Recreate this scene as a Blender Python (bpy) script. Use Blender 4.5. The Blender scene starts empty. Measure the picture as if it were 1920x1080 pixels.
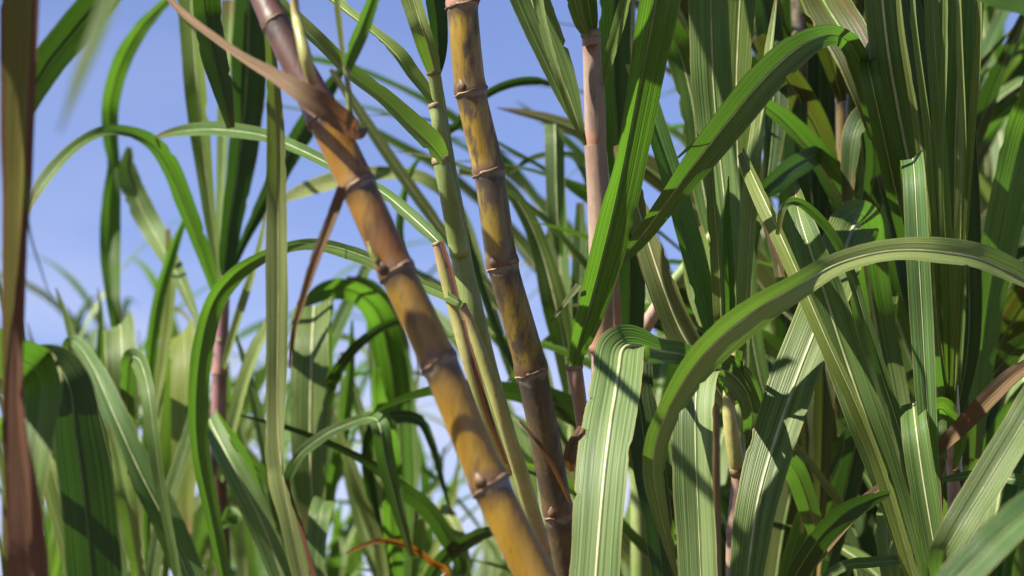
import bpy, math, random
import numpy as np
from mathutils import Vector, Matrix

# ------------------------------------------------------------------ camera, sky, sun, exposure
scene = bpy.context.scene
COL = scene.collection
FPX = 5428.0                      # focal length in pixels of a 1920 px wide frame
CAM = np.array((0.0, 0.0, 1.6))
PITCH = math.radians(11.0)
FOCUS = 2.02

cd = bpy.data.cameras.new('camera')
cam = bpy.data.objects.new('camera', cd)
COL.objects.link(cam)
cam.location = CAM
cam.rotation_euler = (math.radians(90) + PITCH, 0, 0)
cd.sensor_width = 36.0
cd.lens = FPX / 1920.0 * 36.0
cd.clip_start = 0.05
cd.clip_end = 3000
cd.dof.use_dof = True
cd.dof.focus_distance = FOCUS
cd.dof.aperture_fstop = 10.5
cd.dof.aperture_blades = 7
scene.camera = cam

SUN_EL = math.radians(45)
SUN_AZ = math.radians(67)         # swung to the left of straight behind the camera
to_sun = Vector((-math.sin(SUN_AZ) * math.cos(SUN_EL), -math.cos(SUN_AZ) * math.cos(SUN_EL), math.sin(SUN_EL)))

world = bpy.data.worlds.new('World')
scene.world = world
world.use_nodes = True
wn, wl = world.node_tree.nodes, world.node_tree.links
wn.clear()
w_out = wn.new('ShaderNodeOutputWorld')
w_bg = wn.new('ShaderNodeBackground')
w_bg.inputs['Strength'].default_value = 0.05
sky = wn.new('ShaderNodeTexSky')
sky.sky_type = 'NISHITA'
sky.sun_disc = False
sky.sun_elevation = SUN_EL
sky.sun_rotation = math.atan2(to_sun.x, to_sun.y)
sky.altitude = 900
sky.air_density = 1.0
sky.dust_density = 0.25
sky.ozone_density = 3.0
tint = wn.new('ShaderNodeMix'); tint.data_type = 'RGBA'; tint.blend_type = 'MULTIPLY'
tint.inputs['Factor'].default_value = 1.0
tint.inputs['B'].default_value = (1.06, 0.915, 1.11, 1)
wl.new(sky.outputs['Color'], tint.inputs['A'])
wtc = wn.new('ShaderNodeTexCoord')
wmap = wn.new('ShaderNodeMapping'); wmap.inputs['Scale'].default_value = (1.0, 1.0, 2.6)
wmap.inputs['Location'].default_value = (0.35, 0.1, 0.22)
wl.new(wtc.outputs['Generated'], wmap.inputs['Vector'])
wno = wn.new('ShaderNodeTexNoise'); wno.inputs['Scale'].default_value = 7.0
wno.inputs['Detail'].default_value = 6; wno.inputs['Roughness'].default_value = 0.5
wl.new(wmap.outputs['Vector'], wno.inputs['Vector'])
wra = wn.new('ShaderNodeMapRange'); wra.interpolation_type = 'SMOOTHSTEP'
wra.inputs['From Min'].default_value = 0.40; wra.inputs['From Max'].default_value = 0.62
wra.inputs['To Min'].default_value = 0.0; wra.inputs['To Max'].default_value = 0.6
wl.new(wno.outputs['Fac'], wra.inputs['Value'])
cloud = wn.new('ShaderNodeMix'); cloud.data_type = 'RGBA'
cloud.inputs['B'].default_value = (5.6, 5.7, 6.6, 1)
wsep = wn.new('ShaderNodeSeparateXYZ')
wl.new(wtc.outputs['Generated'], wsep.inputs[0])
wlow = wn.new('ShaderNodeMapRange'); wlow.interpolation_type = 'SMOOTHSTEP'
wlow.inputs['From Min'].default_value = 0.10; wlow.inputs['From Max'].default_value = 0.24
wlow.inputs['To Min'].default_value = 1.0; wlow.inputs['To Max'].default_value = 0.12
wl.new(wsep.outputs['Z'], wlow.inputs['Value'])
wmu = wn.new('ShaderNodeMath'); wmu.operation = 'MULTIPLY'
wl.new(wra.outputs['Result'], wmu.inputs[0]); wl.new(wlow.outputs['Result'], wmu.inputs[1])
wl.new(wmu.outputs[0], cloud.inputs['Factor'])
wl.new(tint.outputs['Result'], cloud.inputs['A'])
wl.new(cloud.outputs['Result'], w_bg.inputs['Color'])
wl.new(w_bg.outputs['Background'], w_out.inputs['Surface'])

sd = bpy.data.lights.new('sun', 'SUN')
sd.energy = 5.0
sd.angle = math.radians(0.55)
sd.color = (1.0, 0.95, 0.84)
sun = bpy.data.objects.new('sun', sd)
COL.objects.link(sun)
sun.rotation_euler = to_sun.to_track_quat('Z', 'Y').to_euler()
sun.location = (-3, -3, 6)

scene.view_settings.view_transform = 'Standard'
scene.view_settings.look = 'None'
scene.view_settings.gamma = 1.0
scene.view_settings.exposure = 1.62
scene.render.engine = 'CYCLES'
scene.cycles.max_bounces = 6
scene.cycles.diffuse_bounces = 3
scene.cycles.glossy_bounces = 2
scene.cycles.transmission_bounces = 4
scene.cycles.use_denoising = True
scene.cycles.use_adaptive_sampling = True
scene.cycles.adaptive_threshold = 0.02

# ------------------------------------------------------------------ helpers
RIGHT = np.array((1.0, 0, 0))
FWD = np.array((0, math.cos(PITCH), math.sin(PITCH)))
UP = np.array((0, -math.sin(PITCH), math.cos(PITCH)))
rng = random.Random(7)


def P(x, y, d):
    """a point of the place, d metres in front of the camera"""
    return CAM + FWD * d + RIGHT * ((x - 960) / FPX * d) - UP * ((y - 540) / FPX * d)


def catmull(a, per):
    a = np.asarray(a, float)
    if len(a) == 2:
        t = np.linspace(0, 1, per * 2 + 1)[:, None]
        return a[0] * (1 - t) + a[1] * t
    ext = np.vstack((2 * a[0] - a[1], a, 2 * a[-1] - a[-2]))
    out = []
    for i in range(len(a) - 1):
        p0, p1, p2, p3 = ext[i], ext[i + 1], ext[i + 2], ext[i + 3]
        for k in range(per):
            t = k / per
            out.append(0.5 * (2 * p1 + (p2 - p0) * t + (2 * p0 - 5 * p1 + 4 * p2 - p3) * t * t
                              + (3 * p1 - p0 - 3 * p2 + p3) * t ** 3))
    out.append(a[-1])
    return np.array(out)


def unit(v):
    n = np.linalg.norm(v, axis=-1, keepdims=True)
    return v / np.maximum(n, 1e-9)


def mesh_object(name, verts, faces, uvs, mat, parent, smooth=True, tip=None):
    loc = np.array(parent.location) if parent is not None and parent.parent is None else np.array(parent.parent.location)
    me = bpy.data.meshes.new(name)
    me.from_pydata((np.asarray(verts) - loc).tolist(), [], faces)
    if uvs is not None:
        lay = me.uv_layers.new(name='UVMap')
        idx = np.empty(len(me.loops), np.int32)
        me.loops.foreach_get('vertex_index', idx)
        lay.data.foreach_set('uv', np.asarray(uvs, np.float32)[idx].ravel())
    if tip is not None:
        me.attributes.new('tip', 'FLOAT', 'POINT').data.foreach_set('value', np.asarray(tip, np.float32))
    if smooth:
        me.polygons.foreach_set('use_smooth', [True] * len(me.polygons))
    me.materials.append(mat)
    o = bpy.data.objects.new(name, me)
    COL.objects.link(o)
    o.parent = parent
    return o


def grid_faces(n, m, closed=False):
    f = []
    for i in range(n - 1):
        for j in range(m if closed else m - 1):
            k = (j + 1) % m
            f.append((i * m + j, i * m + k, (i + 1) * m + k, (i + 1) * m + j))
    return f


def plant(label, base, group=None, name='sugarcane', category='sugarcane'):
    o = bpy.data.objects.new(name, None)
    o.empty_display_size = 0.1
    COL.objects.link(o)
    o.location = base
    o['label'] = label
    o['category'] = category
    if group:
        o['group'] = group
    return o


# ------------------------------------------------------------------ materials
def nt(name):
    m = bpy.data.materials.new(name)
    m.use_nodes = True
    t = m.node_tree
    t.nodes.clear()
    return m, t.nodes, t.links


def rgb(c):
    return (c[0], c[1], c[2], 1.0)


def mixc(n, l, fac, a, b, blend='MIX'):
    x = n.new('ShaderNodeMix'); x.data_type = 'RGBA'; x.blend_type = blend
    for key, v in (('Factor', fac), ('A', a), ('B', b)):
        if hasattr(v, 'is_linked') or hasattr(v, 'links'):
            l.new(v, x.inputs[key])
        else:
            x.inputs[key].default_value = rgb(v) if isinstance(v, tuple) else v
    return x.outputs['Result']


def mrange(n, l, v, a, b, c=0.0, d=1.0, smooth=True):
    x = n.new('ShaderNodeMapRange')
    x.interpolation_type = 'SMOOTHSTEP' if smooth else 'LINEAR'
    l.new(v, x.inputs['Value'])
    for k, q in zip(('From Min', 'From Max', 'To Min', 'To Max'), (a, b, c, d)):
        x.inputs[k].default_value = q
    return x.outputs['Result']


def math_node(n, l, op, a, b=0.0):
    x = n.new('ShaderNodeMath'); x.operation = op
    for i, v in enumerate((a, b)):
        if hasattr(v, 'links'):
            l.new(v, x.inputs[i])
        else:
            x.inputs[i].default_value = v
    return x.outputs[0]


def noise(n, l, vec, scale, detail=3.0, rough=0.5):
    x = n.new('ShaderNodeTexNoise')
    x.inputs['Scale'].default_value = scale
    x.inputs['Detail'].default_value = detail
    x.inputs['Roughness'].default_value = rough
    l.new(vec, x.inputs['Vector'])
    return x.outputs['Fac']


def leaf_material(name, dark, light, trans, margin=(0.30, 0.26, 0.09), spots=0.25, tfac=0.42, gloss=0.46, streak=None,
                  streak_amt=0.0, stripe=0.42):
    m, n, l = nt(name)
    uv = n.new('ShaderNodeUVMap')
    info = n.new('ShaderNodeObjectInfo')
    sep = n.new('ShaderNodeSeparateXYZ')
    l.new(uv.outputs['UV'], sep.inputs[0])
    u, v = sep.outputs['X'], sep.outputs['Y']
    seed = math_node(n, l, 'MULTIPLY', info.outputs['Random'], 57.0)

    def stripes(su, sv, detail, shift):
        c = n.new('ShaderNodeCombineXYZ')
        l.new(math_node(n, l, 'MULTIPLY', u, su), c.inputs[0])
        l.new(math_node(n, l, 'MULTIPLY', v, sv), c.inputs[1])
        l.new(math_node(n, l, 'ADD', seed, shift), c.inputs[2])
        return noise(n, l, c.outputs[0], 1.0, detail, 0.55)
    s1 = stripes(17, 1.6, 1.0, 0.0)
    s2 = stripes(36, 1.6, 1.5, 3.0)
    s3 = stripes(3.0, 9.0, 2.0, 8.0)
    s4 = stripes(8, 30.0, 2.5, 12.0)
    f = math_node(n, l, 'ADD', mrange(n, l, s1, 0.36, 0.66, 0.3 - 0.4 * stripe + 0.1, 0.35 + 0.6 * stripe), mrange(n, l, s2, 0.3, 0.7, 0, 0.15 + 0.5 * stripe))
    col = mixc(n, l, f, dark, light)
    col = mixc(n, l, mrange(n, l, s3, 0.35, 0.75, 0.0, 0.45), col, tuple(0.6 * c for c in dark))
    # each leaf a little yellower or bluer than the next
    hue = n.new('ShaderNodeHueSaturation')
    l.new(mrange(n, l, info.outputs['Random'], 0, 1, 0.475, 0.515, False), hue.inputs['Hue'])
    fr = math_node(n, l, 'FRACT', math_node(n, l, 'MULTIPLY', info.outputs['Random'], 13.7))
    l.new(mrange(n, l, fr, 0, 1, 0.78, 1.2, False), hue.inputs['Value'])
    l.new(mrange(n, l, fr, 0, 1, 1.08, 0.9, False), hue.inputs['Saturation'])
    l.new(col, hue.inputs['Color'])
    col = hue.outputs['Color']
    if streak is not None:
        st = mrange(n, l, stripes(9, 2.2, 4.0, 21.0), 0.60 - 0.2 * streak_amt, 0.70 - 0.15 * streak_amt)
        col = mixc(n, l, st, col, streak)
    # the tip dries to straw
    at = n.new('ShaderNodeAttribute'); at.attribute_name = 'tip'
    tp = math_node(n, l, 'ADD', at.outputs['Fac'], math_node(n, l, 'MULTIPLY', math_node(n, l, 'SUBTRACT', s1, 0.5), 0.25))
    col = mixc(n, l, mrange(n, l, tp, 0.90, 1.0, 0, 0.85), col, (0.17, 0.105, 0.045))
    # pale dry margin and small rust flecks
    e = math_node(n, l, 'ABSOLUTE', math_node(n, l, 'SUBTRACT', u, 0.5))
    e = math_node(n, l, 'ADD', e, math_node(n, l, 'MULTIPLY', math_node(n, l, 'SUBTRACT', s4, 0.5), 0.04))
    col = mixc(n, l, mrange(n, l, e, 0.472, 0.49, 0, 0.75), col, margin)
    fl = mrange(n, l, s4, 0.70, 0.76, 0, spots)
    col = mixc(n, l, fl, col, (0.13, 0.06, 0.02))
    # pleats run along the blade
    pl = s2
    bump = n.new('ShaderNodeBump')
    bump.inputs['Strength'].default_value = 0.55
    bump.inputs['Distance'].default_value = 0.0022
    l.new(pl, bump.inputs['Height'])
    pr = n.new('ShaderNodeBsdfPrincipled')
    l.new(col, pr.inputs['Base Color'])
    l.new(mrange(n, l, s2, 0.3, 0.7, gloss - 0.06, gloss + 0.12), pr.inputs['Roughness'])
    pr.inputs['Specular IOR Level'].default_value = 0.30
    l.new(bump.outputs['Normal'], pr.inputs['Normal'])
    tr = n.new('ShaderNodeBsdfTranslucent')
    tcol = mixc(n, l, f, tuple(0.62 * q for q in trans), trans)
    tcol = mixc(n, l, fl, tcol, (0.08, 0.05, 0.01))
    if streak is not None:
        tcol = mixc(n, l, st, tcol, tuple(0.7 * q for q in streak))
    l.new(tcol, tr.inputs['Color'])
    l.new(bump.outputs['Normal'], tr.inputs['Normal'])
    mx = n.new('ShaderNodeMixShader')
    mx.inputs['Fac'].default_value = tfac
    l.new(pr.outputs[0], mx.inputs[1]); l.new(tr.outputs[0], mx.inputs[2])
    out = n.new('ShaderNodeOutputMaterial')
    l.new(mx.outputs[0], out.inputs['Surface'])
    return m


def rib_material(name, a, b):
    m, n, l = nt(name)
    tc = n.new('ShaderNodeTexCoord')
    f = noise(n, l, tc.outputs['Object'], 60, 4)
    pr = n.new('ShaderNodeBsdfPrincipled')
    l.new(mixc(n, l, mrange(n, l, f, 0.3, 0.7), a, b), pr.inputs['Base Color'])
    pr.inputs['Roughness'].default_value = 0.42
    tr = n.new('ShaderNodeBsdfTranslucent')
    tr.inputs['Color'].default_value = rgb(b)
    mx = n.new('ShaderNodeMixShader'); mx.inputs['Fac'].default_value = 0.2
    l.new(pr.outputs[0], mx.inputs[1]); l.new(tr.outputs[0], mx.inputs[2])
    out = n.new('ShaderNodeOutputMaterial')
    l.new(mx.outputs[0], out.inputs['Surface'])
    return m


def cane_material(name, c1, c2, soot=0.5, wax=0.7, mottle=None, root=(0.085, 0.045, 0.020), seed=0.0, rough=0.29,
                  sootcol=(0.026, 0.018, 0.014)):
    m, n, l = nt(name)
    uv = n.new('ShaderNodeUVMap')
    sep = n.new('ShaderNodeSeparateXYZ')
    l.new(uv.outputs['UV'], sep.inputs[0])
    v = sep.outputs['Y']
    tc = n.new('ShaderNodeTexCoord')
    mp = n.new('ShaderNodeMapping')
    mp.inputs['Scale'].default_value = (1, 1, 0.22)
    mp.inputs['Location'].default_value = (seed, seed * 1.7, seed * 0.3)
    l.new(tc.outputs['Object'], mp.inputs['Vector'])
    along = mp.outputs['Vector']
    mp2 = n.new('ShaderNodeMapping')
    mp2.inputs['Location'].default_value = (seed * 2, seed, seed)
    l.new(tc.outputs['Object'], mp2.inputs['Vector'])
    rnd = mp2.outputs['Vector']
    a = noise(n, l, along, 55, 4)
    col = mixc(n, l, mrange(n, l, a, 0.35, 0.65), c1, c2)
    fine = noise(n, l, along, 420, 3)
    col = mixc(n, l, mrange(n, l, fine, 0.45, 0.8, 0, 0.35), col, tuple(0.45 * q for q in c1))
    if mottle is not None:
        g = noise(n, l, along, 260, 5, 0.7)
        col = mixc(n, l, mrange(n, l, g, 0.52, 0.68, 0, 0.8), col, mottle)
    p = noise(n, l, along, 75, 6, 0.62)
    lo = 0.74 - 0.34 * soot
    col = mixc(n, l, mrange(n, l, p, lo, lo + 0.13, 0, 0.88), col, sootcol)
    sp = noise(n, l, rnd, 900, 2)
    col = mixc(n, l, mrange(n, l, sp, 0.68, 0.74, 0, 0.6), col, (0.06, 0.035, 0.02))
    scr = n.new('ShaderNodeMapping'); scr.inputs['Scale'].default_value = (1, 1, 0.04)
    l.new(tc.outputs['Object'], scr.inputs['Vector'])
    sc = noise(n, l, scr.outputs['Vector'], 700, 2)
    col = mixc(n, l, mrange(n, l, sc, 0.63, 0.72, 0, 0.55), col, tuple(0.35 * q for q in c1))
    wob = math_node(n, l, 'MULTIPLY', math_node(n, l, 'SUBTRACT', noise(n, l, rnd, 110, 5), 0.5), 0.22)
    vw = math_node(n, l, 'ADD', v, wob)
    # dark stain, then the waxy bloom just under the leaf scar
    col = mixc(n, l, mrange(n, l, vw, 0.26, 0.05, 0, 0.75), col, sootcol)
    col = mixc(n, l, mrange(n, l, vw, 0.085, 0.02, 0, wax), col, (0.165, 0.148, 0.115))
    col = mixc(n, l, mrange(n, l, vw, 0.84, 0.97, 0, 0.9), col, root)
    pr = n.new('ShaderNodeBsdfPrincipled')
    l.new(col, pr.inputs['Base Color'])
    l.new(mrange(n, l, p, 0.35, 0.7, rough, rough + 0.22), pr.inputs['Roughness'])
    pr.inputs['Specular IOR Level'].default_value = 0.42
    pr.inputs['Coat Weight'].default_value = 0.22
    l.new(mrange(n, l, fine, 0.3, 0.7, 0.16, 0.34), pr.inputs['Coat Roughness'])
    bump = n.new('ShaderNodeBump')
    bump.inputs['Strength'].default_value = 0.22
    bump.inputs['Distance'].default_value = 0.001
    l.new(fine, bump.inputs['Height'])
    l.new(bump.outputs['Normal'], pr.inputs['Normal'])
    out = n.new('ShaderNodeOutputMaterial')
    l.new(pr.outputs[0], out.inputs['Surface'])
    return m


def plain_material(name, a, b, rough=0.6, scale=80, stretch=0.3):
    m, n, l = nt(name)
    tc = n.new('ShaderNodeTexCoord')
    mp = n.new('ShaderNodeMapping'); mp.inputs['Scale'].default_value = (1, 1, stretch)
    l.new(tc.outputs['Object'], mp.inputs['Vector'])
    f = noise(n, l, mp.outputs['Vector'], scale, 5, 0.6)
    pr = n.new('ShaderNodeBsdfPrincipled')
    l.new(mixc(n, l, mrange(n, l, f, 0.35, 0.68), a, b), pr.inputs['Base Color'])
    pr.inputs['Roughness'].default_value = rough
    bump = n.new('ShaderNodeBump')
    bump.inputs['Strength'].default_value = 0.4; bump.inputs['Distance'].default_value = 0.001
    l.new(f, bump.inputs['Height']); l.new(bump.outputs['Normal'], pr.inputs['Normal'])
    out = n.new('ShaderNodeOutputMaterial')
    l.new(pr.outputs[0], out.inputs['Surface'])
    return m


M = {}
M['leaf'] = leaf_material('leaf_waxy_green', (0.033, 0.076, 0.012), (0.150, 0.238, 0.064), (0.080, 0.205, 0.014))
M['striped'] = leaf_material('leaf_striped_green', (0.036, 0.082, 0.014), (0.168, 0.245, 0.082), (0.080, 0.205, 0.014), stripe=0.75)
M['pale'] = leaf_material('leaf_pale_green', (0.080, 0.138, 0.020), (0.250, 0.325, 0.092), (0.13, 0.27, 0.020))  # lighter leaf green; also puts sunlight into the colour of lit blades
M['bright'] = leaf_material('leaf_bright_green', (0.040, 0.105, 0.013), (0.120, 0.222, 0.042), (0.105, 0.250, 0.016), tfac=0.5)
M['deep'] = leaf_material('leaf_deep_green', (0.018, 0.044, 0.008), (0.052, 0.098, 0.022), (0.040, 0.110, 0.007), tfac=0.34)  # dark leaf green, its tone also painting shade into unlit blades
M['aged'] = leaf_material('leaf_aged', (0.080, 0.120, 0.028), (0.200, 0.235, 0.080), (0.16, 0.26, 0.025), spots=0.8,
                          streak=(0.19, 0.10, 0.045), streak_amt=0.35)
M['straw'] = leaf_material('leaf_straw', (0.085, 0.105, 0.016), (0.235, 0.230, 0.060), (0.17, 0.18, 0.02), spots=0.8,
                           streak=(0.15, 0.070, 0.030), streak_amt=0.2)
M['brown'] = leaf_material('leaf_dead_brown', (0.060, 0.027, 0.013), (0.165, 0.085, 0.040), (0.10, 0.035, 0.01), margin=(0.16, 0.10, 0.05),
                           spots=0.6, tfac=0.25, gloss=0.6)
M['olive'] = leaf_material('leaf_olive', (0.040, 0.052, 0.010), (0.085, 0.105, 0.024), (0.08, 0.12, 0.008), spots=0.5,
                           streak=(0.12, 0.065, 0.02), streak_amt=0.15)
M['dry'] = leaf_material('leaf_dry_tan', (0.085, 0.043, 0.020), (0.215, 0.125, 0.062), (0.17, 0.075, 0.022), margin=(0.12, 0.06, 0.03),
                         spots=0.7, tfac=0.28, gloss=0.6)
M['rust'] = leaf_material('leaf_rust_orange', (0.100, 0.040, 0.010), (0.330, 0.140, 0.020), (0.33, 0.13, 0.012), margin=(0.12, 0.06, 0.02),
                          spots=0.6, tfac=0.4, gloss=0.6)
RIB = {}
_rp = rib_material('midrib_pale', (0.28, 0.33, 0.13), (0.50, 0.50, 0.28))
_rg = rib_material('midrib_green', (0.10, 0.17, 0.045), (0.20, 0.26, 0.09))
_rd = rib_material('midrib_dry', (0.16, 0.09, 0.04), (0.28, 0.17, 0.085))
_ro = rib_material('midrib_brown', (0.16, 0.085, 0.04), (0.30, 0.18, 0.09))
for k, mm in (('leaf', _rp), ('pale', _rp), ('bright', _rg), ('deep', _rg), ('aged', _rp), ('striped', _rp), ('olive', _rg), ('brown', _ro), ('straw', _ro), ('dry', _rd), ('rust', _ro)):
    RIB[k] = mm
M['gold'] = cane_material('cane_gold', (0.172, 0.096, 0.008), (0.245, 0.146, 0.012), soot=0.46, seed=0.3)
M['gold_red'] = cane_material('cane_gold_reddish', (0.130, 0.056, 0.011), (0.205, 0.106, 0.012), soot=0.62, seed=1.3)
M['purple'] = cane_material('cane_purple', (0.058, 0.024, 0.017), (0.110, 0.048, 0.028), soot=0.5, wax=0.3, seed=2.1, rough=0.42)
M['brass'] = cane_material('cane_brass', (0.175, 0.108, 0.011), (0.280, 0.185, 0.024), soot=0.76, seed=3.7)
M['brass_dark'] = cane_material('cane_brass_dark', (0.080, 0.053, 0.014), (0.170, 0.118, 0.018), soot=0.82, mottle=(0.215, 0.145, 0.018), seed=4.9)
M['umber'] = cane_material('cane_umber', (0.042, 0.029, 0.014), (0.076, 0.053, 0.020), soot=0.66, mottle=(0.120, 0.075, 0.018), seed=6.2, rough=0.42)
M['pinkcane'] = cane_material('cane_pink', (0.200, 0.128, 0.096), (0.290, 0.205, 0.155), soot=0.15, wax=0.4, seed=7.4,
                              root=(0.30, 0.15, 0.10), sootcol=(0.2, 0.09, 0.07))
M['mauve'] = cane_material('cane_mauve', (0.210, 0.105, 0.112), (0.290, 0.160, 0.158), soot=0.2, wax=0.4, seed=8.4,
                           root=(0.30, 0.15, 0.10), sootcol=(0.14, 0.05, 0.06))
M['bgcane'] = cane_material('cane_plain', (0.120, 0.088, 0.028), (0.190, 0.130, 0.045), soot=0.45, seed=9.1)
M['sheath'] = cane_material('sheath_green', (0.125, 0.175, 0.040), (0.195, 0.240, 0.078), soot=0.05, wax=0.15, seed=10.2,
                            root=(0.2, 0.26, 0.08), sootcol=(0.13, 0.17, 0.05), rough=0.4)
M['sheath_yellow'] = cane_material('sheath_yellow', (0.235, 0.235, 0.062), (0.320, 0.300, 0.105), soot=0.2, wax=0.2, seed=11.2,
                                   root=(0.3, 0.2, 0.1), sootcol=(0.26, 0.15, 0.08), rough=0.45)
M['sheath_pink'] = cane_material('sheath_pink', (0.205, 0.135, 0.095), (0.300, 0.215, 0.150), soot=0.22, wax=0.2, seed=12.2,
                                 root=(0.3, 0.16, 0.1), sootcol=(0.17, 0.085, 0.07), rough=0.30)
M['sheath_dry'] = cane_material('sheath_dry', (0.210, 0.120, 0.062), (0.330, 0.210, 0.115), soot=0.35, wax=0.0, seed=13.2,
                                root=(0.2, 0.1, 0.06), sootcol=(0.16, 0.08, 0.04), rough=0.6)
M['ring'] = plain_material('node_ring_bark', (0.070, 0.038, 0.020), (0.250, 0.165, 0.095), 0.65, 160, 1.0)
M['bud'] = plain_material('bud_brown', (0.050, 0.024, 0.011), (0.160, 0.085, 0.034), 0.55, 260, 0.6)
M['sprout'] = plain_material('sprout_green', (0.12, 0.20, 0.03), (0.34, 0.36, 0.06), 0.5, 200, 0.5)
M['collar'] = plain_material('collar', (0.120, 0.080, 0.042), (0.250, 0.205, 0.110), 0.6, 220, 0.6)
M['soil'] = plain_material('soil', (0.050, 0.030, 0.018), (0.12, 0.080, 0.048), 0.95, 6, 1.0)

# ------------------------------------------------------------------ builders of parts
ACROSS = np.array((-1.0, -0.72, -0.42, -0.16, 0.0, 0.16, 0.42, 0.72, 1.0))


def blade(pl, cen, wid, lat, mat, fold, ripple, rib, seed):
    """a leaf blade on a centre line, with its midrib as a sub-part"""
    r = random.Random(seed)
    n = len(cen)
    tan = unit(np.gradient(cen, axis=0))
    lat = unit(lat - tan * (lat * tan).sum(1, keepdims=True))
    nor = unit(np.cross(tan, lat))
    s = np.concatenate(([0], np.cumsum(np.linalg.norm(np.diff(cen, axis=0), axis=1))))
    ph = [r.uniform(0, 6.28) for _ in range(6)]
    fr = [r.uniform(38, 60), r.uniform(38, 60), r.uniform(90, 130)]
    hw = wid * 0.5
    # blades are never perfectly even: slow twists and a few creases
    tw = 0.10 * np.sin(s * r.uniform(9, 16) + ph[0]) + 0.07 * np.sin(s * r.uniform(22, 34) + ph[1])
    for _ in range(r.randint(0, 2)):
        tw = tw + r.uniform(-0.22, 0.22) * (1 / (1 + np.exp(-(s - r.uniform(0.1, 0.9) * s[-1]) / 0.008)))
    lat = lat * np.cos(tw)[:, None] + nor * np.sin(tw)[:, None]
    nor = unit(np.cross(tan, lat))
    nick = np.ones((2, n))
    for side in (0, 1):
        nick[side] -= 0.02 * np.array([r.random() for _ in range(n)])
        for _ in range(r.randint(0, 4)):
            c0 = r.randrange(n)
            nick[side, c0:c0 + r.randint(1, 2)] -= r.uniform(0.06, 0.22)
    rows = []
    for a in ACROSS:
        side = 0 if a < 0 else 1
        lift = fold * abs(a) * hw * (1 - 0.28 * abs(a))
        wav = ripple * hw * a * a * (np.sin(s * fr[side] + ph[side]) + 0.5 * np.sin(s * fr[2] + ph[2 + side])
                                    + 0.6 * np.sin(s * 17 + ph[4]))
        rag = nick[side] if abs(a) > 0.9 else 1 + 0 * s
        rows.append(cen + lat * (a * hw * rag)[:, None] + nor * (lift + wav)[:, None])
    V = np.stack(rows, 1).reshape(-1, 3)
    U = np.stack([np.stack((np.full(n, 0.5 + a * 0.5), s), 1) for a in ACROSS], 1).reshape(-1, 2)
    o = mesh_object('leaf', V, grid_faces(n, len(ACROSS)), U, M[mat], pl, tip=np.repeat(np.linspace(0, 1, n), len(ACROSS)))
    if rib:
        t = np.linspace(0, 1, n)
        rw = np.minimum(hw * 0.074 * rib * (1.15 - 0.5 * t), 0.0030)
        rh = np.minimum(rw * 0.7, 0.0014) + 0.00025
        up = fold * rw
        a1 = cen + lat * rw[:, None] + nor * up[:, None]
        a2 = cen + nor * (rh + up)[:, None]
        a3 = cen - lat * rw[:, None] + nor * up[:, None]
        a4 = cen - nor * rh[:, None]
        mesh_object('midrib', np.stack((a1, a2, a3, a4), 1).reshape(-1, 3), grid_faces(n, 4, True), None, RIB[mat], o)
    return o


_seed = [100]
TURN = {'brown': 10, 'striped': 26, 'straw': 10, 'leaf': 20, 'pale': 34, 'bright': -26, 'deep': -30, 'aged': 18, 'olive': -20, 'dry': 15, 'rust': 10}


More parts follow.
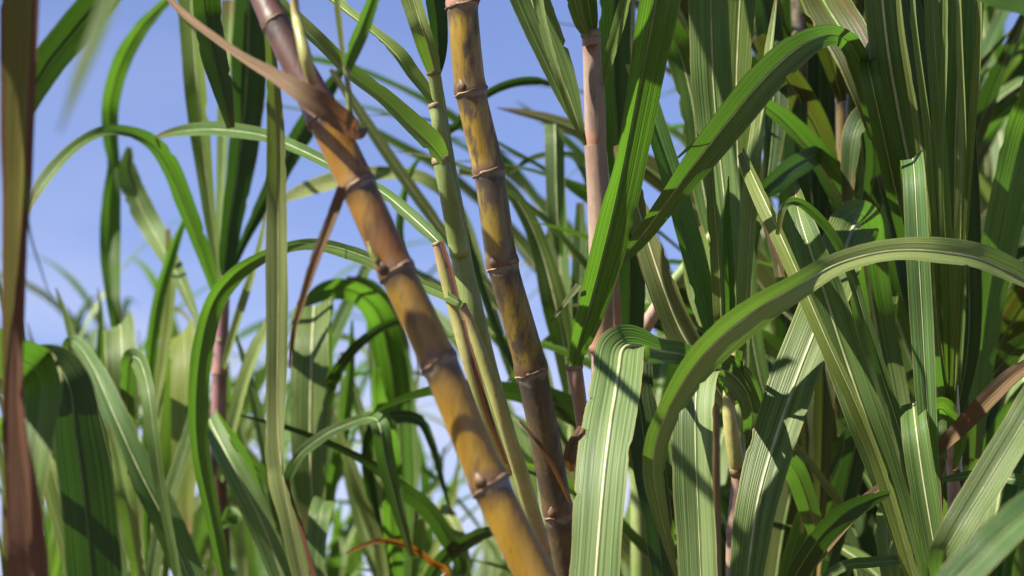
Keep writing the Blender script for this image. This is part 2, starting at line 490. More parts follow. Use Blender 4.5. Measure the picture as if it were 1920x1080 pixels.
def leaf(pl, pts, mat='leaf', fold=0.35, ripple=0.07, rib=1.0, roll=0.0, per=9, lit=None, grow=True):
    """pts: (x, y, d, apparent width[, roll]) from the base to the tip; lit turns the face towards (+) or away from (-) the sun"""
    if lit is None:
        lit = TURN[mat]
    _seed[0] += 1
    pts = [tuple(p) for p in pts]
    for lim, reach, drop in ((-15, 420, 1), (1085, 260, 0)):
        a, b = pts[-2], pts[-1]
        if grow and b[3] > 12 and (b[1] < lim if drop else b[1] > lim):      # grow on to a real tip beyond the frame
            q = unit(np.array((b[0] - a[0], b[1] - a[1], 0.0)))
            for k, ww, dd in ((0.4, 0.85, 0.02), (0.8, 0.5, 0.16), (1.05, 0.05, 0.34)):
                pts.append((b[0] + q[0] * reach * k, b[1] + q[1] * reach * k + reach * dd * drop, b[2] - 0.02 * k, max(b[3] * ww, 2)) + tuple(b[4:]))
            break
    W, wd, ro = [], [], []
    for p in pts:
        rr = (p[4] if len(p) > 4 else 0.0) + (lit if lit else roll)
        W.append(P(p[0], p[1], p[2]))
        wd.append(p[3] * p[2] / FPX / max(0.3, math.cos(math.radians(rr))))
        ro.append(rr)
    cen = catmull(W, per)
    k = np.arange(len(W)) * per if len(W) > 2 else np.array((0, per * 2))
    wid = np.maximum(catmull(np.array(wd)[:, None], per)[:, 0], 0.0006)
    rol = np.radians(np.interp(np.arange(len(cen)), k, ro))
    tan = unit(np.gradient(cen, axis=0))
    view = unit(cen - CAM)
    c = np.cross(tan, view)
    mag = np.linalg.norm(c, axis=1)
    start = int(np.argmax(mag))
    lat = np.zeros_like(cen)
    lat[start] = c[start] / mag[start]
    for order in (range(start + 1, len(cen)), range(start - 1, -1, -1)):
        for i in order:
            prev = lat[i - 1] if i > start else lat[i + 1]
            ci = c[i] / max(mag[i], 1e-6)
            if np.dot(ci, prev) < 0:
                ci = -ci
            w = min(1.0, mag[i] / 0.35)
            lat[i] = unit(ci * w + prev * (1 - w) * 1.0)
    for _ in range(3):
        lat[1:-1] = unit(lat[:-2] + lat[1:-1] * 2 + lat[2:])
    nor = unit(np.cross(tan, lat))
    if lit:
        S = np.array(to_sun)
        vis = [i for i in range(len(pts)) if -60 < pts[i][0] < 1980 and -60 < pts[i][1] < 1140] or [0]
        lo, hi = min(vis) * per, min(max(vis) * per + 1, len(cen))
        score = {}
        for sg in (1, -1):
            a = sg * math.radians(abs(lit))
            n2 = nor * math.cos(a) - lat * math.sin(a)
            n2 = n2 * np.where((n2 * view).sum(1, keepdims=True) > 0, -1, 1)      # the side the camera sees
            score[sg] = (n2 @ S)[lo:hi].mean()
        best = 1 if score[1] >= score[-1] else -1
        rol = rol * best
    lat = lat * np.cos(rol)[:, None] + nor * np.sin(rol)[:, None]
    return blade(pl, cen, wid, lat, mat, fold, ripple, rib, _seed[0])


def tube(name, pl, cen, rad, mat, sides=14, flat=1.0, vspan=(0, 1)):
    cen = np.asarray(cen)
    n = len(cen)
    tan = unit(np.gradient(cen, axis=0))
    ref = np.array((0.0, 1.0, 0.12))
    a = unit(np.cross(tan, np.broadcast_to(ref, tan.shape)))
    b = unit(np.cross(a, tan))
    ang = np.arange(sides) / sides * 2 * math.pi
    V = (cen[:, None, :] + a[:, None, :] * (np.cos(ang)[None, :, None] * np.asarray(rad)[:, None, None])
         + b[:, None, :] * (np.sin(ang)[None, :, None] * np.asarray(rad)[:, None, None] * flat))
    vv = np.linspace(vspan[0], vspan[1], n)
    U = np.stack((np.broadcast_to(ang[None] / 6.2832, (n, sides)), np.broadcast_to(vv[:, None], (n, sides))), 2)
    f = grid_faces(n, sides, True)
    f.append(tuple(range(sides))[::-1]); f.append(tuple((n - 1) * sides + j for j in range(sides)))
    return mesh_object(name, V.reshape(-1, 3), f, U.reshape(-1, 2), M[mat], pl)


def sheath(pl, pts, mat='sheath', collar=True, name='leaf_sheath', sides=14):
    """a rolled leaf sheath clasping the cane; pts (x, y, d, w) from the collar down"""
    W = [P(*p[:3]) for p in pts]
    cen = catmull(W, 8)
    rad = catmull(np.array([[p[3] * p[2] / FPX / 2] for p in pts]), 8)[:, 0]
    o = tube(name, pl, cen, rad, mat, sides)
    if collar:
        t = unit(cen[1] - cen[0])
        h = rad[0] * 0.75
        prof = [(-0.35, 0.98), (0.0, 1.10), (0.5, 1.14), (0.9, 1.03)]
        tube('collar', o, [cen[0] + t * h * q[0] for q in prof], [rad[0] * q[1] for q in prof], 'collar', sides)
    return o


def cane(pl, nodes, mats, rings=True, buds=(), tilt=0.16, below=True, base=None, sides=22, below_mat=None):
    """nodes: (x, y, d, w) at each leaf scar from the top down; every internode is a part of its own"""
    W = [P(*p[:3]) for p in nodes]
    R = [p[3] * p[2] / FPX / 2 for p in nodes]
    M_ = list(mats)
    if below and base is not None:
        p, q = np.array(W[-1]), np.array(base, float)
        t = unit(W[-1] - W[-2])
        k = max(2, int(np.linalg.norm(p - q) / 0.115))
        L = np.linalg.norm(p - q)
        for i in range(1, k + 1):
            s = i / k
            c1 = p + t * L * 0.35
            c2 = q + np.array((0, 0, L * 0.35))
            pt = p * (1 - s) ** 3 + 3 * c1 * s * (1 - s) ** 2 + 3 * c2 * s * s * (1 - s) + q * s ** 3
            W.append(pt); R.append(R[len(nodes) - 1] * (1 + 0.1 * s))
            M_.append(below_mat or mats[-1])
    PER = 14
    cen = catmull(W, PER)
    rr = np.interp(np.arange(len(cen)), np.arange(len(W)) * PER, R)
    prof_t = np.array((0, .02, .05, .10, .2, .5, .82, .90, .945, .965, 1.0))
    prof_r = np.array((1.02, 1.0, .965, .95, .955, .965, .975, 1.0, 1.05, 1.06, 1.05))
    for i in range(len(W) - 1):
        seg = cen[i * PER:(i + 1) * PER + 1]
        rs = rr[i * PER:(i + 1) * PER + 1]
        t = np.linspace(0, 1, PER + 1)
        pts = np.stack([np.interp(prof_t, t, seg[:, k]) for k in range(3)], 1)
        rad = np.interp(prof_t, t, rs) * prof_r
        tn = unit(np.gradient(pts, axis=0))
        o = tube_uv('internode', pl, pts, rad, M_[i], prof_t, sides)
        if rings and i < len(nodes):
            add_ring(o, W[i], unit(cen[min(i * PER + 1, len(cen) - 1)] - cen[max(i * PER - 1, 0)]), R[i], tilt, i)
            for (bi, ang, size, kind) in buds:
                if bi == i:
                    add_bud(o, W[i], unit(cen[i * PER + 1] - cen[max(i * PER - 1, 0)]), R[i], ang, size, kind)


def tube_uv(name, pl, cen, rad, mat, vv, sides):
    n = len(cen)
    tan = unit(np.gradient(cen, axis=0))
    ref = np.array((0.0, 1.0, 0.12))
    a = unit(np.cross(tan, np.broadcast_to(ref, tan.shape)))
    b = unit(np.cross(a, tan))
    ang = np.arange(sides) / sides * 2 * math.pi
    V = (cen[:, None, :] + (a[:, None, :] * np.cos(ang)[None, :, None] + b[:, None, :] * np.sin(ang)[None, :, None])
         * rad[:, None, None])
    U = np.stack((np.broadcast_to(ang[None] / 6.2832, (n, sides)), np.broadcast_to(np.asarray(vv)[:, None], (n, sides))), 2)
    return mesh_object(name, V.reshape(-1, 3), grid_faces(n, sides, True), U.reshape(-1, 2), M[mat], pl)


def frame_of(t):
    ref = np.array((0.0, 1.0, 0.12))
    a = unit(np.cross(t, ref))
    b = unit(np.cross(a, t))
    return a, b


def add_ring(o, p, t, r, tilt, i):
    """the leaf scar: a thin tilted flange with a torn upper edge"""
    q = random.Random(i * 13 + int(p[0] * 1e4))
    a, b = frame_of(t)
    sides = 30
    ph = q.uniform(0, 6.28)
    prof = [(-0.12, 1.00), (-0.09, 1.05), (-0.035, 1.085), (0.03, 1.075), (0.06, 1.03), (0.10, 0.985)]
    V = []
    for (h, k) in prof:
        for j in range(sides):
            an = j / sides * 2 * math.pi
            w = 1 + 0.03 * math.sin(an * 3 + ph) + 0.022 * math.sin(an * 11 + ph * 2)
            hh = h * (1 + 0.35 * math.sin(an * 2 + ph)) + tilt * math.cos(an + 3.4) + 0.035 * math.sin(an * 7 + ph)
            V.append(p + t * (hh * r) + (a * math.cos(an) + b * math.sin(an)) * (r * k * w))
    mesh_object('node_ring', np.array(V), grid_faces(len(prof), sides, True), None, M['ring'], o)


def add_bud(o, p, t, r, ang, size, kind):
    """a plump pointed bud sitting on the root band above the leaf scar"""
    a, b = frame_of(t)
    out = a * math.cos(ang) + b * math.sin(ang)
    side = unit(np.cross(t, out))
    up = -t
    V = []
    ns, nr = 10, 8
    for i in range(nr):
        s = i / (nr - 1)
        w = size * 0.50 * math.sin(math.pi * min(1, 0.16 + 0.84 * s) ** 0.9) * (1.0 if s < 0.5 else 1 - 0.25 * (s - 0.5))
        w = max(w, size * 0.02)
        ctr = p + up * (size * (0.05 + 1.25 * s)) + out * (r * 0.98 + size * 0.06 * math.sin(math.pi * s) + (size * 0.25 * s if kind == 'sprout' else 0))
        for j in range(ns):
            an = j / ns * 2 * math.pi
            V.append(ctr + side * (w * math.cos(an)) + out * (w * 0.45 * math.sin(an)))
    f = grid_faces(nr, ns, True)
    f.append(tuple((nr - 1) * ns + j for j in range(ns)))
    bo = mesh_object('bud', np.array(V), f, None, M['bud'], o)
    if kind == 'sprout':
        c = p + up * size * 1.1 + out * (r + size * 0.3)
        pts = [c, c + up * size * 0.8 + out * size * 0.18, c + up * size * 1.7 + out * size * 0.05]
        pts = catmull(pts, 5)
        tube('shoot_tip', o, pts, np.linspace(size * 0.22, size * 0.03, len(pts)), 'sprout', 8)


def crown(pl, top, n=8, length=(0.9, 1.3), width=0.036, upright=0.0, seed=1, mats=('leaf', 'leaf', 'pale', 'bright', 'deep'),
          az0=0.0, az_span=6.283, bend=(1.2, 2.4), step=0.033):
    """the fan of leaves at the head of a cane, arching over under their own weight"""
    r = random.Random(seed)
    for k in range(n):
        az = az0 + az_span * ((k * 0.382 + r.uniform(-0.06, 0.06)) % 1.0)
        L = r.uniform(*length)
        th0 = math.radians(r.uniform(5, 26)) * (1 - upright)
        bd = r.uniform(*bend) * (1 - 0.6 * upright)
        ns = 26
        p = np.array(top, float) - np.array((0, 0, step * k))
        C, Wd = [p.copy()], []
        for i in range(ns):
            s = (i + 0.5) / ns
            th = th0 + bd * s ** 1.7
            a2 = az + 0.35 * math.sin(s * 2 + k)
            p = p + np.array((math.sin(th) * math.cos(a2), math.sin(th) * math.sin(a2), math.cos(th))) * (L / ns)
            C.append(p.copy())
        C = np.array(C)
        t = np.linspace(0, 1, ns + 1)
        W = width * r.uniform(0.8, 1.15)
        wid = W * np.clip(0.45 + 2.2 * t, 0, 1) * np.clip((1 - t) * 2.1, 0, 1) ** 0.75 + 0.0008
        tw = np.radians(r.uniform(-50, 50)) * t + np.radians(r.uniform(-18, 18))
        tan = unit(np.gradient(C, axis=0))
        lat = np.stack((np.full(ns + 1, -math.sin(az)), np.full(ns + 1, math.cos(az)), np.zeros(ns + 1)), 1)
        nor = unit(np.cross(tan, lat))
        lat = lat * np.cos(tw)[:, None] + nor * np.sin(tw)[:, None]
        blade(pl, C, wid, lat, r.choice(mats), r.uniform(0.2, 0.5) * (-1 if nor[2][2] < 0 else 1), 0.07, 1.0, seed * 100 + k)


def bg_stalk(pl, top, base, r=0.012, mat='bgcane'):
    top, base = np.array(top, float), np.array(base, float)
    t = np.linspace(0, 1, 22)[:, None]
    mid = (top + base) / 2 + np.array((0.03, 0.02, 0))
    cen = top * (1 - t) ** 2 + 2 * mid * t * (1 - t) + base * t * t
    rad = r * (1 + 0.10 * (np.arange(22) % 3 == 0)) * np.linspace(0.6, 1.1, 22)
    tube('stalk', pl, cen, rad, mat, 10)


def ground_under(x, y, d, dx=0.0, dy=0.0):
    p = P(x, y, d)
    return (p[0] + dx, p[1] + dy, 0.0)


def tuft(pl, x0, n, seed, d=(3.1, 4.0), top=(560, 860), spread=150):
    """thin upright blades from a low head, each bending its own way"""
    q = random.Random(seed)
    for k in range(n):
        dd = q.uniform(*d); dx = q.uniform(-spread, spread); yt = q.uniform(*top); w = q.uniform(13, 25) * 3.2 / dd
        x1 = x0 + dx; bow = q.uniform(-30, 30); nod = q.choice((0, 0, 1)); sg = 1 if dx > 0 else -1
        pts = [(x0, 1190, dd - 0.0, w * 0.6), (x0 + dx * 0.35 + bow, 1190 - (1190 - yt) * 0.4, dd, w), (x0 + dx * 0.7 + bow, 1190 - (1190 - yt) * 0.75, dd, w * 0.95)]
        if nod:
            pts += [(x1, yt + 15, dd, w * 0.8), (x1 + sg * 45, yt + 10, dd, w * 0.6), (x1 + sg * 95, yt + 75, dd - 0.05, w * 0.35), (x1 + sg * 125, yt + 150, dd - 0.08, 2)]
        else:
            pts += [(x1, yt + 30, dd, w * 0.5), (x1 + dx * 0.12, yt - 30, dd, 2)]
        leaf(pl, pts, q.choice(('pale', 'leaf', 'leaf', 'bright', 'pale', 'aged')), q.uniform(0.3, 0.7), 0.05, 0.7, per=6)


# ------------------------------------------------------------------ ground
me = bpy.data.meshes.new('ground')
G = 2000
me.from_pydata([(-G, -G, 0), (G, -G, 0), (G, G, 0), (-G, G, 0)], [], [(0, 1, 2, 3)])
me.materials.append(M['soil'])
ground = bpy.data.objects.new('ground', me)
COL.objects.link(ground)
ground['kind'] = 'structure'
ground['label'] = 'bare brown soil of the cane field'

# ------------------------------------------------------------------ A: thick golden cane leaning across the front
A = plant('thick golden cane leaning across the front, hung with brown dry leaves', ground_under(1003, 1080, 1.6, 0.34, 0.02))
cane(A, [(470, -60, 1.66, 50), (517, 45, 1.64, 52), (609, 222, 1.62, 70), (672, 351, 1.61, 70), (745, 512, 1.60, 70),
         (824, 681, 1.59, 72), (921, 912, 1.58, 75), (1030, 1135, 1.57, 78)],
     ['purple', 'purple', 'gold_red', 'gold_red', 'gold', 'gold', 'gold'],
     buds=((4, -2.2, 0.0075, 'sprout'), (6, -2.0, 0.0075, 'bud'), (2, -0.6, 0.005, 'bud')),
     base=A.location, tilt=0.16)
sheath(A, [(440, -140, 1.70, 34), (470, -60, 1.66, 46)], 'sheath', False)
# dry sheath that wraps the second node and trails off as a thin brown blade
leaf(A, [(676, 238, 1.645, 26), (668, 244, 1.61, 34), (642, 226, 1.588, 42), (600, 195, 1.582, 44), (556, 166, 1.585, 36), (510, 138, 1.60, 25), (455, 106, 1.63, 17),
         (400, 68, 1.66, 15), (345, 26, 1.70, 14), (300, -20, 1.72, 8)], 'dry', 0.45, 0.10, 0.6)
leaf(A, [(642, 352, 1.57, 16), (634, 380, 1.565, 20), (615, 430, 1.56, 20), (592, 490, 1.56, 21), (570, 560, 1.57, 17), (553, 620, 1.58, 13),
         (545, 690, 1.60, 7)], 'dry', 0.8, 0.14, 0.5, roll=15)
# hanging leaf: the long narrow strip
leaf(A, [(500, 40, 1.68, 14), (508, 90, 1.69, 18), (514, 160, 1.70, 26), (520, 270, 1.71, 36), (522, 400, 1.72, 42), (523, 540, 1.72, 44), (521, 680, 1.72, 41),
         (522, 800, 1.72, 30, 35), (530, 880, 1.72, 22, 60), (545, 970, 1.72, 30, 30), (570, 1090, 1.72, 34)], 'aged', 0.55, 0.06, 0.7)
leaf(A, [(536, 900, 1.725, 8), (548, 960, 1.73, 20), (566, 1030, 1.73, 28), (590, 1110, 1.73, 26)], 'dry', 0.4, 0.08, 0.4)
# leaves that arch over from the hidden head
leaf(A, [(440, -140, 1.75, 16), (392, -95, 2.1, 24), (345, -35, 2.6, 20), (305, 8, 2.95, 18), (262, 55, 3.15, 27), (228, 115, 3.25, 31), (207, 190, 3.3, 31),
         (206, 260, 3.3, 27), (213, 310, 3.3, 24, 20), (206, 390, 3.28, 38), (205, 480, 3.25, 36), (212, 570, 3.2, 24), (226, 690, 3.2, 8)], 'bright', 0.35, 0.06, 0.3)
leaf(A, [(440, -140, 1.75, 18), (410, -120, 2.0, 30), (385, -60, 2.2, 45), (384, 10, 2.25, 50), (396, 90, 2.25, 46), (414, 160, 2.25, 36), (432, 240, 2.25, 14)],
     'deep', 0.4, 0.07, 0.7, roll=-18)
# side shoots on the upper joints
sheath(A, [(548, -40, 1.60, 15), (555, 30, 1.60, 17), (563, 66, 1.59, 20), (574, 110, 1.585, 24), (586, 158, 1.59, 18)], 'sheath_yellow', False, 'side_shoot')
sheath(A, [(649, 128, 1.60, 11), (654, 180, 1.60, 11), (660, 240, 1.605, 12)], 'sheath', True, 'side_shoot')
leaf(A, [(650, 132, 1.60, 14), (658, 100, 1.60, 26), (678, 50, 1.60, 30), (705, -20, 1.60, 24), (722, -60, 1.6, 4)], 'bright', 0.5, 0.08, 0.6, grow=False)
leaf(A, [(648, 132, 1.60, 7), (641, 70, 1.60, 11), (633, 0, 1.60, 11), (628, -40, 1.60, 3)], 'pale', 0.6, 0.05, 0.6)

# ------------------------------------------------------------------ B: darker jointed cane
B = plant('slender jointed cane with dark sooty patches, upright beside the golden cane', ground_under(1066, 1080, 2.05, 0.10, 0.05))
cane(B, [(858, -140, 2.0, 56), (867, 10, 2.0, 60), (883, 173, 2.0, 60), (917, 323, 2.0, 60), (943, 498, 2.0, 60), (997, 697, 2.01, 61), (1047, 962, 2.03, 56),
         (1078, 1130, 2.05, 56)],
     ['pinkcane', 'brass', 'brass', 'brass_dark', 'brass_dark', 'umber', 'umber'],
     buds=((2, -2.15, 0.0075, 'bud'), (4, -2.15, 0.0070, 'bud'), (6, -2.0, 0.0070, 'bud'), (1, -0.35, 0.010, 'bud')), base=B.location, tilt=0.15)
sheath(B, [(845, -290, 2.0, 40), (858, -140, 2.0, 54)], 'sheath', False)
crown(B, P(845, -300, 2.0), 8, (0.7, 1.1), 0.034, 0.55, 5, az0=-0.5, az_span=2.4, step=0.006)  # head leaves out of view, made fuller to shade the right cluster
leaf(B, [(1068, 940, 2.0, 6), (1040, 880, 1.98, 9), (1010, 830, 1.97, 8), (975, 790, 1.97, 4)], 'dry', 0.8, 0.1, 0)

# ------------------------------------------------------------------ C: green shoot with folded leaves
C = plant('pale green shoot with four folded leaves between the two bare canes', ground_under(1030, 1090, 2.15, 0.12, 0.06))
sheath(C, [(800, -60, 2.11, 18), (813, 20, 2.11, 20), (814, 130, 2.10, 24), (822, 190, 2.10, 26), (832, 260, 2.10, 28), (842, 330, 2.10, 32), (853, 400, 2.10, 36), (868, 500, 2.10, 40), (890, 600, 2.10, 42),
           (915, 700, 2.11, 40), (950, 820, 2.12, 38), (985, 930, 2.13, 36), (1030, 1090, 2.15, 36)], 'sheath', False)
cane(C, [(1010, 1030, 2.142, 30), (1035, 1110, 2.155, 30)], ['bgcane'], rings=False, base=C.location)
sheath(C, [(826, 297, 2.085, 32), (836, 340, 2.085, 34), (848, 400, 2.09, 36), (862, 480, 2.095, 36)], 'sheath', True)
sheath(C, [(814, 196, 2.09, 22), (824, 240, 2.09, 26), (834, 300, 2.10, 26)], 'sheath', True)
sheath(C, [(812, 130, 2.085, 26), (820, 175, 2.09, 24), (828, 240, 2.10, 22)], 'sheath', True)
sheath(C, [(818, 456, 2.07, 16), (834, 510, 2.07, 24), (855, 590, 2.07, 26), (880, 680, 2.07, 26), (912, 780, 2.08, 22), (955, 890, 2.10, 14)], 'sheath_yellow', True)
sheath(C, [(866, 572, 2.055, 16), (884, 615, 2.055, 22), (912, 690, 2.055, 25), (945, 790, 2.06, 27), (980, 900, 2.08, 30), (1020, 1040, 2.11, 32)], 'sheath_yellow', True)
leaf(C, [(828, 452, 2.066, 10), (846, 510, 2.062, 11), (862, 575, 2.06, 8)], 'dry', 0.6, 0.12, 0)
leaf(C, [(868, 600, 2.04, 8), (892, 690, 2.04, 11), (920, 790, 2.05, 11), (950, 870, 2.07, 5)], 'dry', 0.6, 0.10, 0)
leaf(C, [(828, 298, 2.07, 24), (806, 272, 2.06, 38), (768, 235, 2.05, 36), (715, 185, 2.04, 30), (655, 140, 2.03, 28), (598, 82, 2.02, 26), (545, 35, 2.02, 28), (470, -30, 2.02, 26)],
     'pale', 0.85, 0.03, 0.45, lit=38)
leaf(C, [(814, 197, 2.09, 14), (796, 172, 2.09, 22), (768, 138, 2.09, 27), (742, 102, 2.09, 27), (700, 62, 2.10, 20), (650, 22, 2.12, 20), (590, -25, 2.15, 22)],
     'pale', 0.85, 0.03, 0.45, lit=36)
leaf(C, [(815, 132, 2.07, 22), (806, 95, 2.06, 32), (791, 48, 2.05, 34), (768, -25, 2.05, 36)], 'pale', 0.7, 0.04, 1.0, roll=-20)
leaf(C, [(820, 150, 2.105, 6), (822, 100, 2.10, 26), (818, 40, 2.10, 36), (808, -30, 2.10, 40)], 'deep', 0.5, 0.04, 0.8)
leaf(C, [(826, 458, 2.07, 18), (802, 434, 2.08, 26), (762, 398, 2.10, 24), (715, 360, 2.14, 22), (645, 322, 2.25, 22), (565, 282, 2.38, 22), (500, 256, 2.48, 24), (440, 246, 2.55, 27),
         (385, 243, 2.62, 26), (330, 248, 2.70, 18), (285, 260, 2.75, 5)], 'leaf', 0.6, 0.05, 1.3, roll=22)
leaf(C, [(868, 572, 2.05, 12), (835, 553, 2.07, 18), (780, 528, 2.12, 22), (705, 490, 2.2, 30), (640, 466, 2.28, 28), (588, 457, 2.34, 22), (540, 462, 2.40, 20), (490, 482, 2.44, 24),
         (440, 515, 2.48, 32), (400, 568, 2.50, 38), (378, 650, 2.50, 40), (368, 750, 2.50, 40), (372, 850, 2.50, 38), (392, 950, 2.50, 34), (425, 1110, 2.5, 24)], 'bright', 0.45, 0.05, 0.8)

crown(C, P(790, -260, 2.1), 10, (0.7, 1.0), 0.044, 0.6, 23, ('leaf', 'deep'), az0=-0.6, az_span=1.6, step=0.004)  # extra leaf fan above the frame, added for its shade

# ------------------------------------------------------------------ D: rosy upright cane
D = plant('straight rosy pink cane wrapped by tall green leaves', ground_under(1128, 1090, 2.2, 0.0, 0.08))
cane(D, [(1109, 72, 2.16, 36), (1116, 272, 2.16, 38), (1130, 560, 2.17, 46), (1133, 760, 2.18, 52), (1130, 960, 2.19, 50), (1128, 1120, 2.2, 50)],
     ['pinkcane', 'pinkcane', 'mauve', 'mauve', 'mauve'], rings=False, base=D.location)
sheath(D, [(1107, 60, 2.15, 34), (1110, 84, 2.15, 37)], 'sheath_pink', True)
sheath(D, [(1114, 165, 2.16, 36.5), (1115, 172, 2.16, 38.5), (1117, 230, 2.16, 39.5), (1117, 290, 2.16, 39.5)], 'sheath_pink', False)
sheath(D, [(1115, 270, 2.16, 39), (1116, 277, 2.16, 41), (1120, 330, 2.16, 42), (1126, 430, 2.16, 46), (1130, 560, 2.165, 52), (1132, 660, 2.17, 56)], 'sheath_pink', False)
sheath(D, [(1076, 684, 2.11, 30), (1082, 720, 2.11, 28), (1092, 790, 2.12, 26), (1100, 860, 2.13, 30), (1108, 980, 2.15, 40), (1118, 1100, 2.18, 44)], 'sheath_pink', True)
leaf(D, [(1090, 800, 2.10, 10), (1076, 835, 2.09, 26), (1068, 862, 2.09, 22), (1072, 884, 2.10, 8)], 'dry', 0.5, 0.15, 0.3)
sheath(D, [(1155, 500, 2.13, 12), (1156, 560, 2.13, 15), (1160, 640, 2.135, 17), (1160, 760, 2.15, 18)], 'sheath_dry', True)
leaf(D, [(1076, 684, 2.10, 22), (1086, 640, 2.09, 40), (1105, 575, 2.08, 54), (1128, 490, 2.07, 64), (1150, 400, 2.06, 70), (1173, 290, 2.05, 74), (1198, 160, 2.04, 78), (1222, 40, 2.03, 80),
         (1240, -60, 2.03, 78)], 'bright', 0.55, 0.035, 1.2, roll=12)
leaf(D, [(1086, 535, 2.07, 14), (1062, 565, 2.06, 10), (1032, 606, 2.05, 4)], 'aged', 0.4, 0.05, 0)
leaf(D, [(1098, 272, 2.145, 6), (1086, 235, 2.14, 20), (1066, 175, 2.14, 46), (1042, 110, 2.14, 58), (1015, 45, 2.14, 66), (985, -30, 2.14, 70)], 'leaf', 0.35, 0.05, 0.8, roll=-20)
leaf(D, [(1092, 262, 2.12, 5), (1072, 210, 2.11, 12), (1048, 140, 2.10, 16), (1024, 60, 2.10, 18), (1005, -30, 2.10, 22)], 'pale', 0.5, 0.05, 0.4)
leaf(D, [(1098, 62, 2.14, 14), (1088, 36, 2.13, 22), (1070, -30, 2.12, 26)], 'pale', 0.6, 0.03, 0.8, roll=-20)
leaf(D, [(1112, 60, 2.15, 18), (1106, 20, 2.14, 34), (1095, -40, 2.13, 40)], 'leaf', 0.5, 0.04, 0.8)
leaf(D, [(1134, 152, 2.13, 8), (1144, 110, 2.12, 20), (1160, 55, 2.11, 24), (1184, -30, 2.10, 22)], 'pale', 0.6, 0.04, 0.7, roll=25)
leaf(D, [(1165, 780, 2.26, 40), (1176, 660, 2.26, 48), (1181, 540, 2.26, 50), (1176, 420, 2.26, 48), (1163, 300, 2.26, 46), (1152, 160, 2.26, 52), (1150, 30, 2.26, 58), (1158, -60, 2.26, 56)],
     'deep', 0.3, 0.05, 0.8)
leaf(D, [(1155, 498, 2.10, 10), (1172, 478, 2.08, 22), (1205, 440, 2.06, 32), (1255, 372, 2.03, 44), (1310, 298, 2.00, 58), (1370, 222, 1.98, 66), (1430, 150, 1.97, 66), (1485, 98, 1.97, 60),
         (1530, 72, 1.98, 44), (1565, 66, 2.02, 36), (1596, 84, 2.08, 40), (1618, 130, 2.13, 44), (1634, 200, 2.16, 34), (1645, 280, 2.18, 12)], 'leaf', 0.4, 0.06, 0.8, lit=-16)
leaf(D, [(1330, 240, 1.99, 5), (1300, 268, 1.99, 7), (1270, 296, 1.99, 4)], 'deep', 0.3, 0.02, 0)

crown(D, P(1108, -130, 2.15), 12, (0.8, 1.15), 0.040, 0.35, 21, ('leaf', 'deep'), az0=-0.5, az_span=1.6, step=0.004)  # unseen fan of leaves added to darken the gap at right

# ------------------------------------------------------------------ G: middle right crown with two drooping blades
Gp = plant('bushy cane with two broad striped leaves drooping in front, right of the rosy cane', ground_under(1372, 1090, 2.12, -0.02, 0.1))
cane(Gp, [(1388, 660, 2.14, 26), (1384, 880, 2.13, 26), (1374, 1000, 2.125, 25), (1372, 1130, 2.12, 26)], ['sheath', 'pinkcane', 'pinkcane'], rings=False, base=Gp.location)
sheath(Gp, [(1392, 560, 2.15, 12), (1372, 690, 2.12, 18), (1366, 750, 2.11, 23), (1371, 805, 2.11, 28), (1380, 862, 2.115, 30), (1384, 884, 2.12, 27)], 'sheath_yellow', False)
tube('collar', Gp, [P(1380, 868, 2.118), P(1384, 880, 2.118), P(1385, 892, 2.12)], [0.0058, 0.0066, 0.0054], 'collar', 14)
# drooping blade in front: rises behind, folds over and hangs
leaf(Gp, [(1378, 760, 2.12, 20), (1362, 712, 2.10, 30), (1325, 686, 2.07, 38), (1280, 666, 2.04, 42), (1236, 658, 2.012, 46), (1192, 648, 1.985, 68), (1168, 656, 1.95, 84), (1161, 692, 1.922, 88), (1154, 740, 1.90, 96),
          (1146, 790, 1.88, 104), (1135, 880, 1.855, 108), (1126, 980, 1.84, 104), (1116, 1110, 1.83, 96)], 'striped', 0.22, 0.035, 1.25, lit=32)
leaf(Gp, [(1384, 860, 2.14, 20), (1410, 800, 2.13, 36), (1402, 740, 2.11, 46), (1372, 702, 2.09, 54), (1335, 690, 2.05, 66), (1312, 704, 2.01, 76), (1305, 760, 1.99, 80), (1305, 850, 1.98, 82),
          (1310, 960, 1.98, 84), (1316, 1110, 1.98, 78)], 'striped', 0.35, 0.05, 0.7)
leaf(Gp, [(1200, 640, 2.22, 40), (1196, 720, 2.2, 52), (1208, 830, 2.19, 60), (1226, 950, 2.18, 58), (1246, 1110, 2.17, 48)], 'deep', 0.3, 0.05, 0.6)
leaf(Gp, [(1384, 700, 2.16, 26), (1378, 600, 2.17, 44), (1370, 480, 2.18, 58), (1358, 360, 2.19, 68), (1345, 240, 2.20, 74), (1336, 110, 2.20, 78), (1332, -40, 2.20, 78)], 'leaf', 0.4, 0.04, 0.8, roll=15)
leaf(Gp, [(1392, 690, 2.22, 26), (1394, 500, 2.23, 40), (1386, 330, 2.24, 56), (1382, 180, 2.24, 64), (1386, 50, 2.24, 66), (1392, -50, 2.24, 66)], 'leaf', 0.35, 0.04, 0.9, roll=-15)
leaf(Gp, [(1364, 700, 2.12, 12), (1354, 620, 2.06, 20), (1351, 550, 2.05, 23), (1346, 460, 2.05, 24), (1338, 370, 2.05, 20), (1330, 240, 2.06, 2)], 'pale', 0.8, 0.03, 0.5)
leaf(Gp, [(1388, 720, 2.12, 16), (1398, 620, 2.06, 24), (1402, 520, 2.05, 28), (1408, 420, 2.05, 30), (1416, 320, 2.06, 28), (1430, 200, 2.10, 22), (1446, 80, 2.14, 14), (1458, -20, 2.16, 3)], 'pale', 0.9, 0.03, 0.7)
leaf(Gp, [(1368, 700, 2.14, 14), (1368, 560, 2.13, 18), (1362, 430, 2.13, 16), (1366, 330, 2.13, 2)], 'bright', 0.7, 0.04, 0.5)
